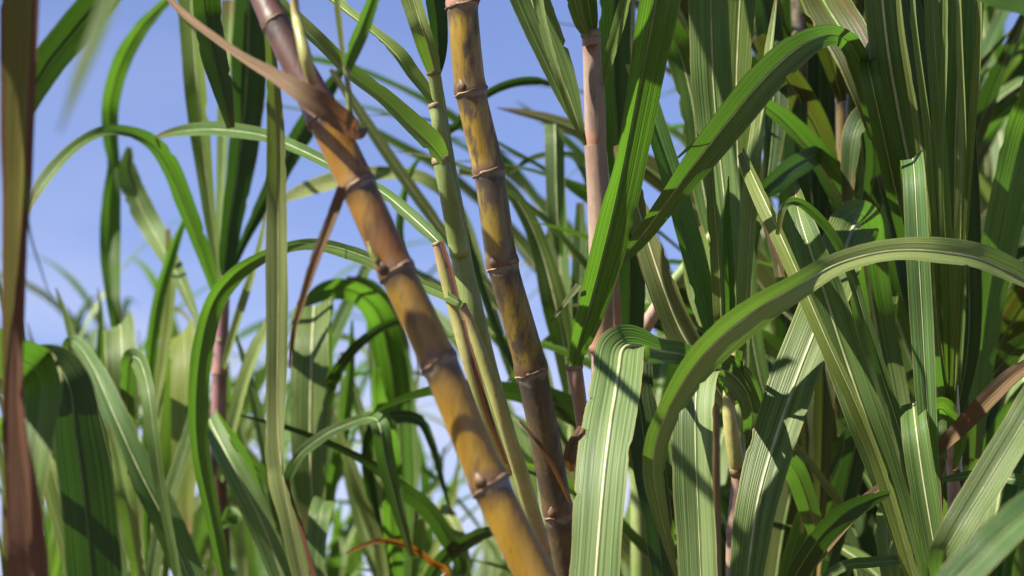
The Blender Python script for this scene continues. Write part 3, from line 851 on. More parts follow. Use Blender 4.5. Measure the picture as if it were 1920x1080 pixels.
leaf(Gp, [(1372, 740, 2.17, 24), (1345, 650, 2.17, 40), (1318, 560, 2.17, 44), (1288, 450, 2.17, 46), (1255, 330, 2.18, 44), (1222, 225, 2.19, 40), (1190, 120, 2.2, 38)], 'bright', 0.6, 0.04, 1.2, roll=-22)
leaf(Gp, [(1365, 760, 2.15, 24), (1322, 690, 2.15, 46), (1278, 620, 2.15, 56), (1242, 530, 2.15, 54), (1212, 440, 2.16, 48), (1185, 350, 2.17, 40), (1165, 270, 2.18, 30)], 'aged', 0.55, 0.04, 1.3, roll=-18)
leaf(Gp, [(1376, 720, 2.30, 24), (1345, 610, 2.32, 52), (1318, 520, 2.34, 56), (1300, 430, 2.35, 40)], 'pale', 0.4, 0.05, 0.8)
leaf(Gp, [(1380, 660, 2.40, 18), (1345, 480, 2.42, 30), (1315, 330, 2.44, 40), (1300, 200, 2.44, 48), (1275, 100, 2.44, 50), (1245, 30, 2.42, 44)], 'leaf', 0.3, 0.05, 0.8, roll=20)

crown(Gp, P(1350, -120, 2.2), 10, (0.7, 1.0), 0.040, 0.4, 25, ('leaf', 'deep'), az0=-0.4, az_span=1.7, step=0.004)  # added fan out of view, casts shade over the leaves at right
sheath(Gp, [(1350, -130, 2.24, 14), (1372, 200, 2.26, 20), (1386, 500, 2.2, 24), (1388, 700, 2.15, 26)], 'sheath', False)

# ------------------------------------------------------------------ O: slanting sheath behind G
O = plant('slanting pale cane sheath behind the middle crown, leaning to the right', ground_under(1120, 1000, 2.4, -0.12, 0.05))
cane(O, [(1425, 362, 2.36, 26), (1340, 442, 2.36, 29), (1255, 545, 2.37, 28), (1190, 650, 2.38, 28), (1120, 830, 2.4, 30), (1080, 1100, 2.42, 30)], ['sheath_yellow', 'sheath', 'sheath_pink', 'bgcane', 'bgcane'],
     rings=False, base=O.location)
leaf(O, [(1423, 364, 2.36, 24), (1448, 342, 2.37, 40), (1490, 310, 2.40, 42), (1540, 290, 2.45, 30), (1580, 320, 2.5, 10)], 'deep', 0.4, 0.06, 0.8)
leaf(O, [(1425, 366, 2.38, 14), (1440, 330, 2.40, 24), (1450, 200, 2.46, 46), (1440, 60, 2.5, 52), (1420, -40, 2.5, 50)], 'deep', 0.4, 0.06, 0.8)

# ------------------------------------------------------------------ I: fan of narrow lit leaves rising at lower right
I = plant('fan of narrow sunlit leaves rising from the bottom right of centre', ground_under(1745, 1150, 2.05, 0.02, 0.05))
sheath(I, [(1745, 1150, 2.03, 60), (1750, 1300, 2.05, 50)], 'sheath', False)
cane(I, [(1748, 1250, 2.05, 44), (1752, 1480, 2.06, 46)], ['bgcane'], rings=False, base=I.location)
leaf(I, [(1742, 1170, 2.03, 40), (1712, 1050, 2.02, 44), (1672, 920, 2.01, 58), (1628, 790, 2.0, 70), (1586, 670, 2.0, 74), (1550, 560, 2.0, 74), (1520, 470, 2.0, 62), (1498, 400, 2.02, 44), (1490, 350, 2.05, 18)],
     'leaf', 0.35, 0.06, 1.2, roll=10)
leaf(I, [(1738, 1170, 2.0, 26), (1700, 1030, 1.99, 28), (1655, 880, 1.98, 30), (1605, 755, 1.97, 30), (1552, 640, 1.97, 30), (1500, 520, 1.98, 34), (1450, 410, 2.0, 36), (1412, 330, 2.03, 30), (1392, 285, 2.06, 18)],
     'pale', 0.6, 0.04, 0.8, roll=-15)
leaf(I, [(1752, 1170, 1.99, 22), (1728, 1000, 1.98, 26), (1692, 830, 1.98, 26), (1655, 710, 1.98, 22), (1622, 600, 1.98, 20), (1594, 510, 1.98, 18), (1560, 440, 1.97, 17), (1520, 395, 1.96, 17), (1490, 378, 1.95, 15),
         (1468, 392, 1.94, 12), (1458, 440, 1.94, 8)], 'leaf', 0.7, 0.04, 0.8, roll=20)
leaf(I, [(1748, 1170, 2.06, 34), (1735, 1000, 2.06, 50), (1718, 880, 2.06, 56), (1712, 790, 2.05, 52), (1712, 755, 2.0, 44), (1718, 800, 1.96, 50, 10), (1732, 900, 1.95, 52), (1752, 1020, 1.95, 46), (1770, 1120, 1.95, 36)],
     'leaf', 0.35, 0.05, 1.3)
leaf(I, [(1745, 1180, 2.10, 24), (1690, 1000, 2.12, 40), (1668, 960, 2.12, 36), (1664, 1010, 2.08, 36), (1676, 1110, 2.06, 30)], 'pale', 0.4, 0.05, 0.8)
# the broad lit leaf that falls to the left
leaf(I, [(1745, 1170, 2.2, 30), (1700, 900, 2.34, 50), (1650, 660, 2.38, 70), (1622, 500, 2.36, 80), (1612, 432, 2.31, 84), (1602, 424, 2.25, 86), (1582, 480, 2.18, 90), (1545, 580, 2.12, 92), (1498, 700, 2.09, 92), (1452, 830, 2.07, 86),
         (1420, 950, 2.05, 74), (1398, 1110, 2.04, 60)], 'striped', 0.28, 0.05, 1.2)

# ------------------------------------------------------------------ H: tall dark clump at right
H = plant('tall upright cane with a pinkish stem and broad shaded leaves at right', ground_under(1795, 1090, 2.22, 0.02, 0.06))
cane(H, [(1778, 700, 2.20, 30), (1788, 858, 2.20, 31), (1793, 965, 2.20, 32), (1796, 1120, 2.21, 32)], ['sheath_pink', 'pinkcane', 'mauve'], base=H.location)
sheath(H, [(1776, 560, 2.2, 40), (1778, 700, 2.19, 36), (1784, 780, 2.195, 32)], 'sheath', False)
leaf(H, [(1778, 640, 2.19, 30), (1752, 520, 2.17, 44), (1728, 420, 2.15, 54), (1708, 320, 2.13, 62), (1688, 220, 2.12, 66), (1668, 110, 2.11, 66), (1655, 0, 2.11, 64), (1650, -60, 2.11, 60)], 'leaf', 0.45, 0.06, 1.3, roll=12)
leaf(H, [(1735, 560, 2.20, 20), (1705, 460, 2.17, 30), (1680, 360, 2.14, 34), (1656, 250, 2.10, 36), (1636, 160, 2.08, 34), (1628, 118, 2.11, 30), (1640, 90, 2.16, 30)], 'leaf', 0.5, 0.05, 0.8, roll=-15)
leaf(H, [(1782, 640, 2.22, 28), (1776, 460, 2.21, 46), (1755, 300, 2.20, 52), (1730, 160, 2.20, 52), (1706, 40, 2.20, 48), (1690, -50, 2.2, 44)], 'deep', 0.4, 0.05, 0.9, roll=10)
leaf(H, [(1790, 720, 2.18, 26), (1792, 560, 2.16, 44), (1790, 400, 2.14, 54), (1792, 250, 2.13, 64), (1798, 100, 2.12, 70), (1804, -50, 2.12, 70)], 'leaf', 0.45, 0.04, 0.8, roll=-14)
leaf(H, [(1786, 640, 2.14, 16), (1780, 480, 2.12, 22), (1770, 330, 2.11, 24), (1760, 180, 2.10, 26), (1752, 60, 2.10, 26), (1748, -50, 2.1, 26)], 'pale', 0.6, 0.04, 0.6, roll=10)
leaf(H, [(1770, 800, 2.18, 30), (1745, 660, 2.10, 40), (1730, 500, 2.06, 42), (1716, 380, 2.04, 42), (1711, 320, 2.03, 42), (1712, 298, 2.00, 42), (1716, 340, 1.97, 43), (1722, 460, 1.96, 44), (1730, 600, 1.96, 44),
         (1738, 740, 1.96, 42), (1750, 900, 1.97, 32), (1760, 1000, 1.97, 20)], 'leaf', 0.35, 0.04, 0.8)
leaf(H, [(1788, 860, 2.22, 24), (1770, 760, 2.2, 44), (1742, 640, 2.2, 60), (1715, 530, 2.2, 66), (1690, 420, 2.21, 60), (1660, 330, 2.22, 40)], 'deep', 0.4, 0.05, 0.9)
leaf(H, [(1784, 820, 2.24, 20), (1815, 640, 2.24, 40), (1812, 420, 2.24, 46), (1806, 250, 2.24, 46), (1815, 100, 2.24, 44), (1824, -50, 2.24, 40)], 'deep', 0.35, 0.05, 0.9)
leaf(H, [(1790, 880, 2.18, 8), (1800, 820, 2.15, 26), (1770, 770, 2.12, 44), (1755, 780, 2.10, 40), (1765, 860, 2.08, 20)], 'bright', 0.3, 0.12, 0.6)

leaf(H, [(1780, 760, 2.17, 10), (1768, 800, 2.14, 14), (1760, 870, 2.12, 13), (1764, 950, 2.11, 9), (1756, 1020, 2.11, 3)], 'dry', 0.7, 0.16, 0)
leaf(H, [(1792, 880, 2.17, 9), (1806, 905, 2.14, 12), (1812, 960, 2.13, 10), (1806, 1040, 2.12, 3)], 'brown', 0.7, 0.16, 0)

for x0, x1, x2, w in ((1772, 1742, 1716, 15), (1790, 1822, 1838, 14), (1780, 1768, 1774, 13), (1776, 1724, 1690, 14), (1786, 1806, 1800, 16)):
    leaf(H, [(x0, 760, 2.16, w * 0.7), ((x0 + x1) / 2, 520, 2.09, w), (x1, 260, 2.06, w), (x2, 40, 2.05, w * 0.8), (x2 - 6, -120, 2.05, 3)], 'pale', 0.7, 0.04, 0.5)

# ------------------------------------------------------------------ Q: shaded clump behind, in the dark gap
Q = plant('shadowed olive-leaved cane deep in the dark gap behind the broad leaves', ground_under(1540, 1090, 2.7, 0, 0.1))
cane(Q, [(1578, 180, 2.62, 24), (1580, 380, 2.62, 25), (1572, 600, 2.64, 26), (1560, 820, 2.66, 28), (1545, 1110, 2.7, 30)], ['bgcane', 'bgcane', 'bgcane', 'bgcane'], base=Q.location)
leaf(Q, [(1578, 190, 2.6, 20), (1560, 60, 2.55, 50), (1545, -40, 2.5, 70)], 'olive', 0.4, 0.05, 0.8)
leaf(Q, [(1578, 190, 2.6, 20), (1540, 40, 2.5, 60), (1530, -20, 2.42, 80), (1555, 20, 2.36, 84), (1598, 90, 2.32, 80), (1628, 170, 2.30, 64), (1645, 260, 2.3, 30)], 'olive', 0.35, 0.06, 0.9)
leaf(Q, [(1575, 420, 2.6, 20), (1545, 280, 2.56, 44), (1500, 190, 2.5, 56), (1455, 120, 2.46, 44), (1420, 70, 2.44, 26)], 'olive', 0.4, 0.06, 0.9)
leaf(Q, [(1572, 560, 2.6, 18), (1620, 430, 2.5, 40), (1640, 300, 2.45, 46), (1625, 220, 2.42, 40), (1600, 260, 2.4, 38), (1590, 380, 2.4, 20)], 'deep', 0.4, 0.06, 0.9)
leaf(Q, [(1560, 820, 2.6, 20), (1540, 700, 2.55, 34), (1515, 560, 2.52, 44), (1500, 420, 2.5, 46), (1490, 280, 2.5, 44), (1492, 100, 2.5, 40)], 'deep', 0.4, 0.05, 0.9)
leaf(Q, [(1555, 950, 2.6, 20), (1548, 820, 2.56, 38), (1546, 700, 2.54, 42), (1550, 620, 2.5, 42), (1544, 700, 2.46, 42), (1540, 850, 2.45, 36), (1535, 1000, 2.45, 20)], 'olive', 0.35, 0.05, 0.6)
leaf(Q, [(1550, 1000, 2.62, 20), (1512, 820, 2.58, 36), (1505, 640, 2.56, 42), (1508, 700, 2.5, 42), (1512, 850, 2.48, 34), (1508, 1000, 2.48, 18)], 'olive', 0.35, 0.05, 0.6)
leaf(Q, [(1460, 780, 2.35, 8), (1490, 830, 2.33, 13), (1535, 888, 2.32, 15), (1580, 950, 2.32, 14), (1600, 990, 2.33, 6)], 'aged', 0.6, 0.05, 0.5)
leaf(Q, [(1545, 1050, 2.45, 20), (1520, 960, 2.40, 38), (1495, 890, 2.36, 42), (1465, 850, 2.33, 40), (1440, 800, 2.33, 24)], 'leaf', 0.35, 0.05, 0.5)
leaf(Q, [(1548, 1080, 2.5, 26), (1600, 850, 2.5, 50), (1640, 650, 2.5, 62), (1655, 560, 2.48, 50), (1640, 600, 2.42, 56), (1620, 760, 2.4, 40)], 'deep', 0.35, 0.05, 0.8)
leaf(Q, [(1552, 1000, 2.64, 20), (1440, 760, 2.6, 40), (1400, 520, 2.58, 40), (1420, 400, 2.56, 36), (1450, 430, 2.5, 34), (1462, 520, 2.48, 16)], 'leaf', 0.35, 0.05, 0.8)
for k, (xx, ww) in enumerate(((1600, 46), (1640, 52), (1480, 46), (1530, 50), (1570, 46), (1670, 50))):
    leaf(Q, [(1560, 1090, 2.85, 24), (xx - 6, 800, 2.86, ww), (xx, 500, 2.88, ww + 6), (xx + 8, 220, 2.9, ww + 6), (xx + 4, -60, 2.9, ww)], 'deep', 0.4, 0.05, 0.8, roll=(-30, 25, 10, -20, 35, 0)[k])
leaf(Q, [(1424, 400, 2.3, 4), (1440, 440, 2.3, 8), (1456, 480, 2.3, 8), (1472, 520, 2.3, 3)], 'dry', 0.5, 0.1, 0)

# ------------------------------------------------------------------ R: cane beyond the right edge whose leaves reach in
R = plant('cane at the right edge sending one long pale arching leaf across the frame', (P(2120, 700, 1.95)[0], P(2120, 700, 1.95)[1], 0))
cane(R, [(2110, 380, 1.95, 60), (2116, 620, 1.95, 62), (2122, 860, 1.95, 62), (2126, 1120, 1.95, 64)], ['sheath', 'bgcane', 'bgcane'], base=R.location)
crown(R, P(2110, 390, 1.95), 4, (0.7, 1.0), 0.036, 0.6, 9, az0=-0.6, az_span=1.6)
leaf(R, [(2112, 620, 1.95, 30), (2040, 590, 1.94, 44), (1970, 548, 1.92, 50), (1905, 516, 1.90, 52), (1835, 486, 1.88, 50), (1765, 474, 1.86, 48), (1695, 470, 1.85, 42), (1630, 478, 1.84, 38, -5), (1560, 500, 1.83, 40, -18),
         (1490, 540, 1.82, 52, -38), (1420, 580, 1.82, 66, -60), (1355, 630, 1.82, 70, -68), (1300, 690, 1.83, 58, -66), (1258, 760, 1.84, 46, -60), (1230, 830, 1.85, 44, -56), (1226, 900, 1.86, 40, -50), (1242, 980, 1.87, 26, -50), (1268, 1080, 1.88, 8, -50)],
     'pale', 0.35, 0.06, 1.2, lit=42)
leaf(R, [(2112, 400, 1.95, 30), (2060, 200, 2.1, 60), (1990, 120, 2.3, 76), (1930, 220, 2.36, 78), (1892, 360, 2.36, 76), (1868, 480, 2.36, 70), (1848, 600, 2.36, 58), (1836, 720, 2.36, 44), (1828, 860, 2.36, 22)], 'bright', 0.2, 0.04, 0.3)
leaf(R, [(2124, 860, 1.95, 20), (2020, 640, 2.0, 26), (1920, 690, 2.04, 30), (1860, 742, 2.05, 34), (1810, 795, 2.06, 32), (1760, 842, 2.07, 24), (1735, 870, 2.08, 10)], 'dry', 0.5, 0.10, 0.6, roll=20)
leaf(R, [(2124, 900, 1.95, 30), (2030, 660, 1.85, 60), (1960, 730, 1.78, 66), (1905, 815, 1.76, 62), (1850, 905, 1.75, 62), (1795, 995, 1.74, 60), (1768, 1050, 1.75, 50), (1775, 1110, 1.78, 40)], 'leaf', 0.4, 0.04, 0.4, roll=-12)
leaf(R, [(2124, 1050, 1.9, 30), (2030, 880, 1.6, 60), (1950, 940, 1.45, 68), (1870, 1010, 1.42, 70), (1790, 1090, 1.42, 66), (1720, 1160, 1.42, 50)], 'leaf', 0.3, 0.04, 0.3)
leaf(R, [(2124, 1000, 1.98, 12), (2000, 920, 2.05, 20), (1915, 902, 2.1, 22), (1840, 892, 2.12, 20), (1790, 896, 2.13, 14), (1748, 906, 2.14, 4)], 'leaf', 0.5, 0.05, 0.8, roll=30)
leaf(R, [(2110, 380, 1.95, 20), (2020, 60, 1.7, 40), (1940, 10, 1.6, 44), (1870, -12, 1.55, 44), (1800, -30, 1.5, 30)], 'deep', 0.3, 0.05, 0.5)

# ------------------------------------------------------------------ S: dead leaf and green leaf crossing low at right
S = plant('low cane at bottom right with a brown dead leaf crossing a dark green one', ground_under(1440, 1200, 2.02, 0.02, 0.05))
cane(S, [(1440, 1190, 2.02, 40), (1442, 1420, 2.03, 42)], ['bgcane'], rings=False, base=S.location)
leaf(S, [(1440, 1200, 2.02, 24), (1480, 1100, 1.99, 40), (1528, 1020, 1.97, 50), (1580, 965, 1.96, 44), (1630, 938, 1.96, 28), (1668, 925, 1.97, 10)], 'deep', 0.35, 0.06, 0.8, roll=-25)
leaf(S, [(1442, 1200, 2.03, 24), (1500, 1085, 2.01, 30), (1555, 1010, 1.99, 32), (1605, 955, 1.99, 26), (1660, 905, 2.0, 12)], 'dry', 0.4, 0.08, 0.8, roll=20)
leaf(S, [(1442, 1200, 2.05, 10), (1560, 1075, 2.04, 20), (1640, 1055, 2.05, 22), (1720, 1048, 2.08, 10)], 'leaf', 0.4, 0.04, 0.8)

# ------------------------------------------------------------------ L: near cane past the left edge
L = plant('near blurred cane at the left edge with a long browning strip leaf', (P(-170, 700, 1.4)[0], P(-170, 700, 1.4)[1], 0))
cane(L, [(-150, -330, 1.42, 90), (-158, -100, 1.42, 94), (-164, 200, 1.41, 94), (-168, 500, 1.40, 96), (-172, 800, 1.40, 98), (-174, 1120, 1.40, 98)], ['sheath', 'sheath', 'bgcane', 'bgcane', 'bgcane'], base=L.location)
leaf(L, [(-150, -330, 1.42, 30), (-90, -420, 1.46, 60), (0, -330, 1.42, 76), (36, -150, 1.44, 76), (40, 0, 1.44, 70), (38, 120, 1.44, 66), (34, 260, 1.44, 58), (32, 400, 1.44, 52), (28, 540, 1.44, 45), (24, 670, 1.44, 38),
         (26, 780, 1.44, 42), (34, 880, 1.44, 58), (42, 980, 1.44, 74), (48, 1120, 1.44, 78)], 'straw', 0.3, 0.04, 0.3, lit=28)
leaf(L, [(64, -60, 1.425, 8), (63, 60, 1.425, 9), (57, 200, 1.425, 10), (51, 340, 1.425, 11), (44, 460, 1.425, 14), (37, 580, 1.425, 20), (30, 680, 1.425, 27), (32, 800, 1.425, 36), (44, 920, 1.425, 58), (52, 1020, 1.425, 70), (58, 1140, 1.425, 70)], 'dry', 0.3, 0.05, 0.5, lit=24)
leaf(L, [(70, -60, 1.42, 3), (68, 100, 1.42, 4), (62, 250, 1.42, 4), (54, 400, 1.42, 4), (30, 560, 1.42, 4), (14, 700, 1.42, 6), (12, 820, 1.42, 6), (16, 1000, 1.42, 3)], 'dry', 0.5, 0.1, 0)
leaf(L, [(-150, -330, 1.42, 30), (60, -300, 1.52, 60), (200, -160, 1.54, 70), (205, -40, 1.55, 66), (140, 50, 1.56, 66), (85, 120, 1.56, 60), (40, 210, 1.56, 40), (10, 330, 1.56, 14)], 'deep', 0.35, 0.04, 0.3)
leaf(L, [(-150, -330, 1.4, 30), (60, -420, 1.2, 50), (190, -260, 1.05, 56), (215, -60, 1.0, 44), (190, 40, 0.98, 34), (155, 130, 0.97, 26), (126, 210, 0.96, 10), (110, 250, 0.96, 3)], 'leaf', 0.3, 0.03, 0)
leaf(L, [(-168, 700, 1.42, 40), (-60, 640, 1.46, 70), (20, 668, 1.50, 90), (66, 690, 1.52, 92), (80, 730, 1.50, 84), (72, 810, 1.48, 74), (66, 900, 1.47, 50), (62, 980, 1.47, 16)], 'leaf', 0.3, 0.05, 0.3)
leaf(L, [(-170, 800, 1.42, 40), (0, 720, 1.56, 60), (90, 684, 1.60, 70), (128, 720, 1.60, 80), (142, 820, 1.60, 100), (158, 940, 1.60, 108), (175, 1110, 1.60, 104)], 'deep', 0.3, 0.05, 0.5, roll=25)
leaf(L, [(-170, 900, 1.42, 30), (20, 790, 1.62, 40), (82, 800, 1.66, 46), (102, 890, 1.66, 54), (128, 980, 1.66, 52), (160, 1110, 1.66, 48)], 'pale', 0.3, 0.05, 0.5)
leaf(L, [(48, 330, 1.41, 6), (55, 430, 1.41, 4), (75, 500, 1.41, 3), (95, 562, 1.41, 2)], 'deep', 0.3, 0.02, 0)

# ------------------------------------------------------------------ E: mid distance cane with a mauve stem
E = plant('mid-distance cane with a mauve stem and a tall fan of leaves against the sky', ground_under(420, 1080, 2.95, 0.02, 0.1))
cane(E, [(420, 520, 2.92, 26), (412, 700, 2.92, 29), (409, 850, 2.93, 30), (414, 960, 2.94, 31), (420, 1120, 2.95, 32)], ['mauve', 'mauve', 'purple', 'purple'], base=E.location, tilt=0.1)
leaf(E, [(412, 540, 2.9, 12), (402, 450, 2.89, 20), (390, 350, 2.88, 28), (378, 240, 2.87, 36), (368, 130, 2.86, 40), (360, 20, 2.86, 40), (358, -40, 2.86, 38)], 'pale', 0.55, 0.04, 1.0, roll=14)
leaf(E, [(418, 530, 2.93, 22), (428, 430, 2.94, 44), (444, 320, 2.95, 56), (458, 200, 2.96, 62), (464, 90, 2.96, 64), (468, -40, 2.96, 60)], 'deep', 0.45, 0.05, 1.2, roll=-12)
leaf(E, [(424, 525, 2.95, 12), (462, 440, 2.98, 20), (508, 350, 3.0, 32), (556, 262, 3.02, 42), (600, 190, 3.04, 36), (640, 130, 3.06, 16)], 'deep', 0.4, 0.05, 1.0)
leaf(E, [(408, 560, 2.9, 14), (386, 490, 2.86, 26), (352, 400, 2.82, 34), (318, 320, 2.78, 40), (285, 272, 2.74, 34), (240, 249, 2.70, 24), (190, 250, 2.66, 24), (135, 282, 2.63, 28), (85, 340, 2.61, 30), (48, 400, 2.6, 14)],
     'leaf', 0.5, 0.05, 1.0, roll=-14)
leaf(E, [(412, 640, 2.9, 8), (372, 602, 3.0, 12), (335, 520, 3.1, 30), (292, 440, 3.18, 42), (258, 375, 3.2, 44), (240, 320, 3.2, 34), (242, 276, 3.2, 10)], 'leaf', 0.4, 0.05, 0.6, lit=-12)
leaf(E, [(420, 600, 2.94, 10), (412, 430, 2.95, 14), (418, 300, 2.96, 20), (424, 150, 2.96, 26), (432, 0, 2.96, 26)], 'pale', 0.5, 0.04, 0.8)
leaf(E, [(420, 690, 2.88, 10), (440, 620, 2.87, 15), (466, 540, 2.86, 15), (486, 470, 2.86, 12), (500, 400, 2.86, 6)], 'pale', 0.6, 0.04, 0.8)
leaf(E, [(414, 900, 2.88, 16), (440, 790, 2.85, 24), (468, 690, 2.84, 26), (500, 620, 2.84, 22), (535, 570, 2.84, 10)], 'pale', 0.6, 0.04, 1.0)
leaf(E, [(416, 980, 2.9, 8), (432, 952, 2.86, 12), (450, 968, 2.83, 14), (420, 985, 2.8, 16), (404, 1000, 2.78, 5)], 'leaf', 0.4, 0.05, 0.8)

# ------------------------------------------------------------------ N: three low clumps whose leaves fill the bottom left
NB = 'low clumps of blurred leaves behind the golden cane'
N1 = plant('low blurred clump at the bottom left, broad grey-green leaves below the sky', ground_under(270, 1200, 2.9, 0, 0.1), NB)
cane(N1, [(270, 1180, 2.9, 34), (272, 1480, 2.92, 36)], ['bgcane'], rings=False, base=N1.location)
leaf(N1, [(290, 1190, 3.05, 25), (320, 900, 3.16, 42), (338, 680, 3.14, 49), (344, 622, 3.10, 49), (346, 680, 3.05, 47), (348, 800, 3.03, 47), (350, 900, 3.03, 42), (352, 1000, 3.03, 25)], 'pale', 0.3, 0.05, 0.3)
leaf(N1, [(260, 1190, 2.9, 25), (180, 900, 2.9, 34), (130, 690, 2.85, 25), (138, 640, 2.78, 22), (175, 690, 2.72, 34), (215, 780, 2.68, 47), (260, 880, 2.66, 55), (310, 980, 2.65, 62), (365, 1110, 2.64, 59)], 'leaf', 0.35, 0.05, 0.6)
leaf(N1, [(265, 1190, 2.9, 22), (240, 900, 2.8, 25), (240, 700, 2.7, 29), (258, 672, 2.62, 32), (276, 720, 2.56, 30), (288, 810, 2.54, 27), (302, 910, 2.54, 22), (322, 1010, 2.54, 20), (340, 1110, 2.54, 18)], 'leaf', 0.5, 0.05, 0.7, roll=20)
leaf(N1, [(250, 1190, 3.0, 25), (225, 800, 3.05, 50), (222, 640, 3.0, 59), (226, 612, 2.94, 60), (230, 680, 2.9, 59), (236, 800, 2.9, 50), (244, 900, 2.9, 34)], 'leaf', 0.3, 0.05, 0.6)
leaf(N1, [(280, 1190, 3.0, 17), (275, 800, 3.1, 20), (290, 600, 3.1, 22), (320, 480, 3.1, 20), (350, 400, 3.1, 8)], 'bright', 0.4, 0.05, 0.8)
leaf(N1, [(275, 1190, 3.0, 17), (290, 820, 3.1, 22), (312, 640, 3.12, 24), (322, 520, 3.12, 22), (316, 430, 3.12, 10)], 'pale', 0.4, 0.05, 0.8)
leaf(N1, [(262, 1190, 2.8, 17), (262, 1090, 2.7, 24), (248, 1000, 2.66, 30), (236, 930, 2.64, 34), (222, 860, 2.64, 25), (205, 800, 2.64, 7)], 'pale', 0.4, 0.05, 0.6)
leaf(N1, [(270, 1190, 2.9, 18), (300, 1000, 2.9, 29), (335, 880, 2.9, 30), (372, 760, 2.9, 22), (400, 660, 2.9, 5)], 'leaf', 0.4, 0.05, 0.6)
leaf(N1, [(255, 1190, 3.1, 18), (200, 900, 3.1, 25), (165, 740, 3.1, 24), (130, 610, 3.1, 13), (105, 540, 3.1, 3)], 'pale', 0.4, 0.05, 0.6)
tuft(N1, 255, 15, 71, spread=210)
N2 = plant('low blurred clump below the hanging strip leaf, wide pale leaf folded down', ground_under(560, 1200, 3.0, 0, 0.1), NB)
cane(N2, [(560, 1180, 3.0, 34), (562, 1480, 3.02, 36)], ['bgcane'], rings=False, base=N2.location)
leaf(N2, [(560, 1190, 3.0, 34), (580, 900, 3.05, 59), (590, 640, 3.0, 71), (590, 575, 2.94, 72), (586, 640, 2.88, 72), (582, 780, 2.86, 71), (584, 900, 2.86, 59), (592, 1010, 2.86, 34)], 'leaf', 0.35, 0.05, 1.0)
leaf(N2, [(550, 1190, 2.9, 22), (470, 900, 2.8, 34), (410, 800, 2.7, 37), (395, 790, 2.62, 37), (425, 850, 2.58, 44), (462, 920, 2.57, 49), (500, 1000, 2.57, 49), (540, 1110, 2.57, 42)], 'leaf', 0.4, 0.05, 0.8, roll=12)
leaf(N2, [(530, 1190, 2.7, 13), (530, 960, 2.66, 18), (552, 868, 2.64, 20), (600, 822, 2.63, 20), (650, 796, 2.62, 18), (695, 783, 2.6, 22), (712, 800, 2.58, 34), (722, 860, 2.58, 34), (745, 950, 2.58, 25), (770, 1040, 2.58, 10)], 'leaf', 0.4, 0.05, 1.0, roll=-12)
leaf(N2, [(565, 1190, 2.9, 22), (600, 980, 2.84, 39), (612, 940, 2.78, 42), (602, 960, 2.73, 42), (594, 1030, 2.72, 42), (590, 1120, 2.72, 37)], 'leaf', 0.3, 0.05, 0.4)
leaf(N2, [(575, 1190, 3.0, 17), (590, 860, 3.0, 29), (612, 740, 2.98, 25), (650, 668, 2.96, 20), (700, 622, 2.95, 17), (745, 600, 2.95, 18), (780, 600, 2.95, 7)], 'deep', 0.4, 0.05, 0.8, roll=15)
leaf(N2, [(560, 1190, 3.1, 20), (560, 900, 3.2, 25), (600, 700, 3.2, 29), (640, 600, 3.2, 29), (690, 500, 3.2, 22), (720, 440, 3.2, 8)], 'leaf', 0.4, 0.05, 0.7)
leaf(N2, [(555, 1190, 3.0, 17), (520, 960, 3.0, 22), (490, 800, 3.0, 22), (462, 690, 3.0, 13), (440, 620, 3.0, 3)], 'leaf', 0.4, 0.05, 0.6)
leaf(N2, [(565, 1190, 3.1, 18), (610, 960, 3.1, 24), (640, 820, 3.1, 24), (655, 700, 3.1, 17), (660, 600, 3.1, 4)], 'bright', 0.4, 0.05, 0.6)
leaf(N2, [(560, 1190, 2.9, 18), (540, 1000, 2.9, 24), (500, 900, 2.9, 25), (455, 860, 2.88, 20), (420, 870, 2.86, 4)], 'pale', 0.4, 0.05, 0.6)
tuft(N2, 555, 13, 72, spread=170)
N3 = plant('low blurred clump with an orange dead leaf tip, behind the lower golden cane', ground_under(740, 1200, 3.1, 0, 0.1), NB)
cane(N3, [(740, 1180, 3.1, 34), (742, 1480, 3.12, 36)], ['bgcane'], rings=False, base=N3.location)
leaf(N3, [(745, 1190, 3.1, 34), (755, 950, 3.1, 49), (745, 760, 3.1, 55), (725, 640, 3.08, 55), (705, 580, 3.05, 47), (660, 545, 3.0, 37), (610, 545, 2.97, 34), (560, 575, 2.95, 12)], 'bright', 0.4, 0.05, 1.0)
leaf(N3, [(742, 1190, 3.1, 25), (735, 1000, 3.0, 37), (728, 850, 2.95, 44), (712, 790, 2.9, 40), (705, 740, 2.86, 34), (704, 690, 2.85, 18)], 'bright', 0.4, 0.05, 0.9, roll=20)
leaf(N3, [(750, 1190, 3.2, 25), (770, 900, 3.25, 44), (762, 720, 3.25, 44), (740, 600, 3.22, 45), (700, 540, 3.2, 34), (650, 520, 3.2, 10)], 'leaf', 0.35, 0.05, 1.0)
leaf(N3, [(745, 1190, 2.9, 17), (860, 1080, 2.85, 25), (838, 1005, 2.8, 30), (800, 950, 2.75, 35), (755, 915, 2.72, 30), (700, 872, 2.7, 18), (620, 832, 2.68, 12), (540, 802, 2.66, 9), (450, 778, 2.65, 4)], 'deep', 0.4, 0.05, 0.7, roll=15)
leaf(N3, [(742, 1190, 2.9, 12), (835, 1085, 2.7, 12), (805, 1052, 2.66, 13), (768, 1026, 2.64, 13), (722, 1014, 2.62, 11), (682, 1022, 2.61, 10), (650, 1038, 2.6, 7)], 'rust', 0.4, 0.06, 0.8)
leaf(N3, [(750, 1190, 3.0, 17), (690, 900, 3.0, 22), (700, 800, 2.98, 24), (745, 780, 2.95, 24), (790, 788, 2.92, 22), (812, 830, 2.9, 18), (830, 900, 2.9, 13), (848, 970, 2.9, 3)], 'deep', 0.4, 0.05, 0.8)
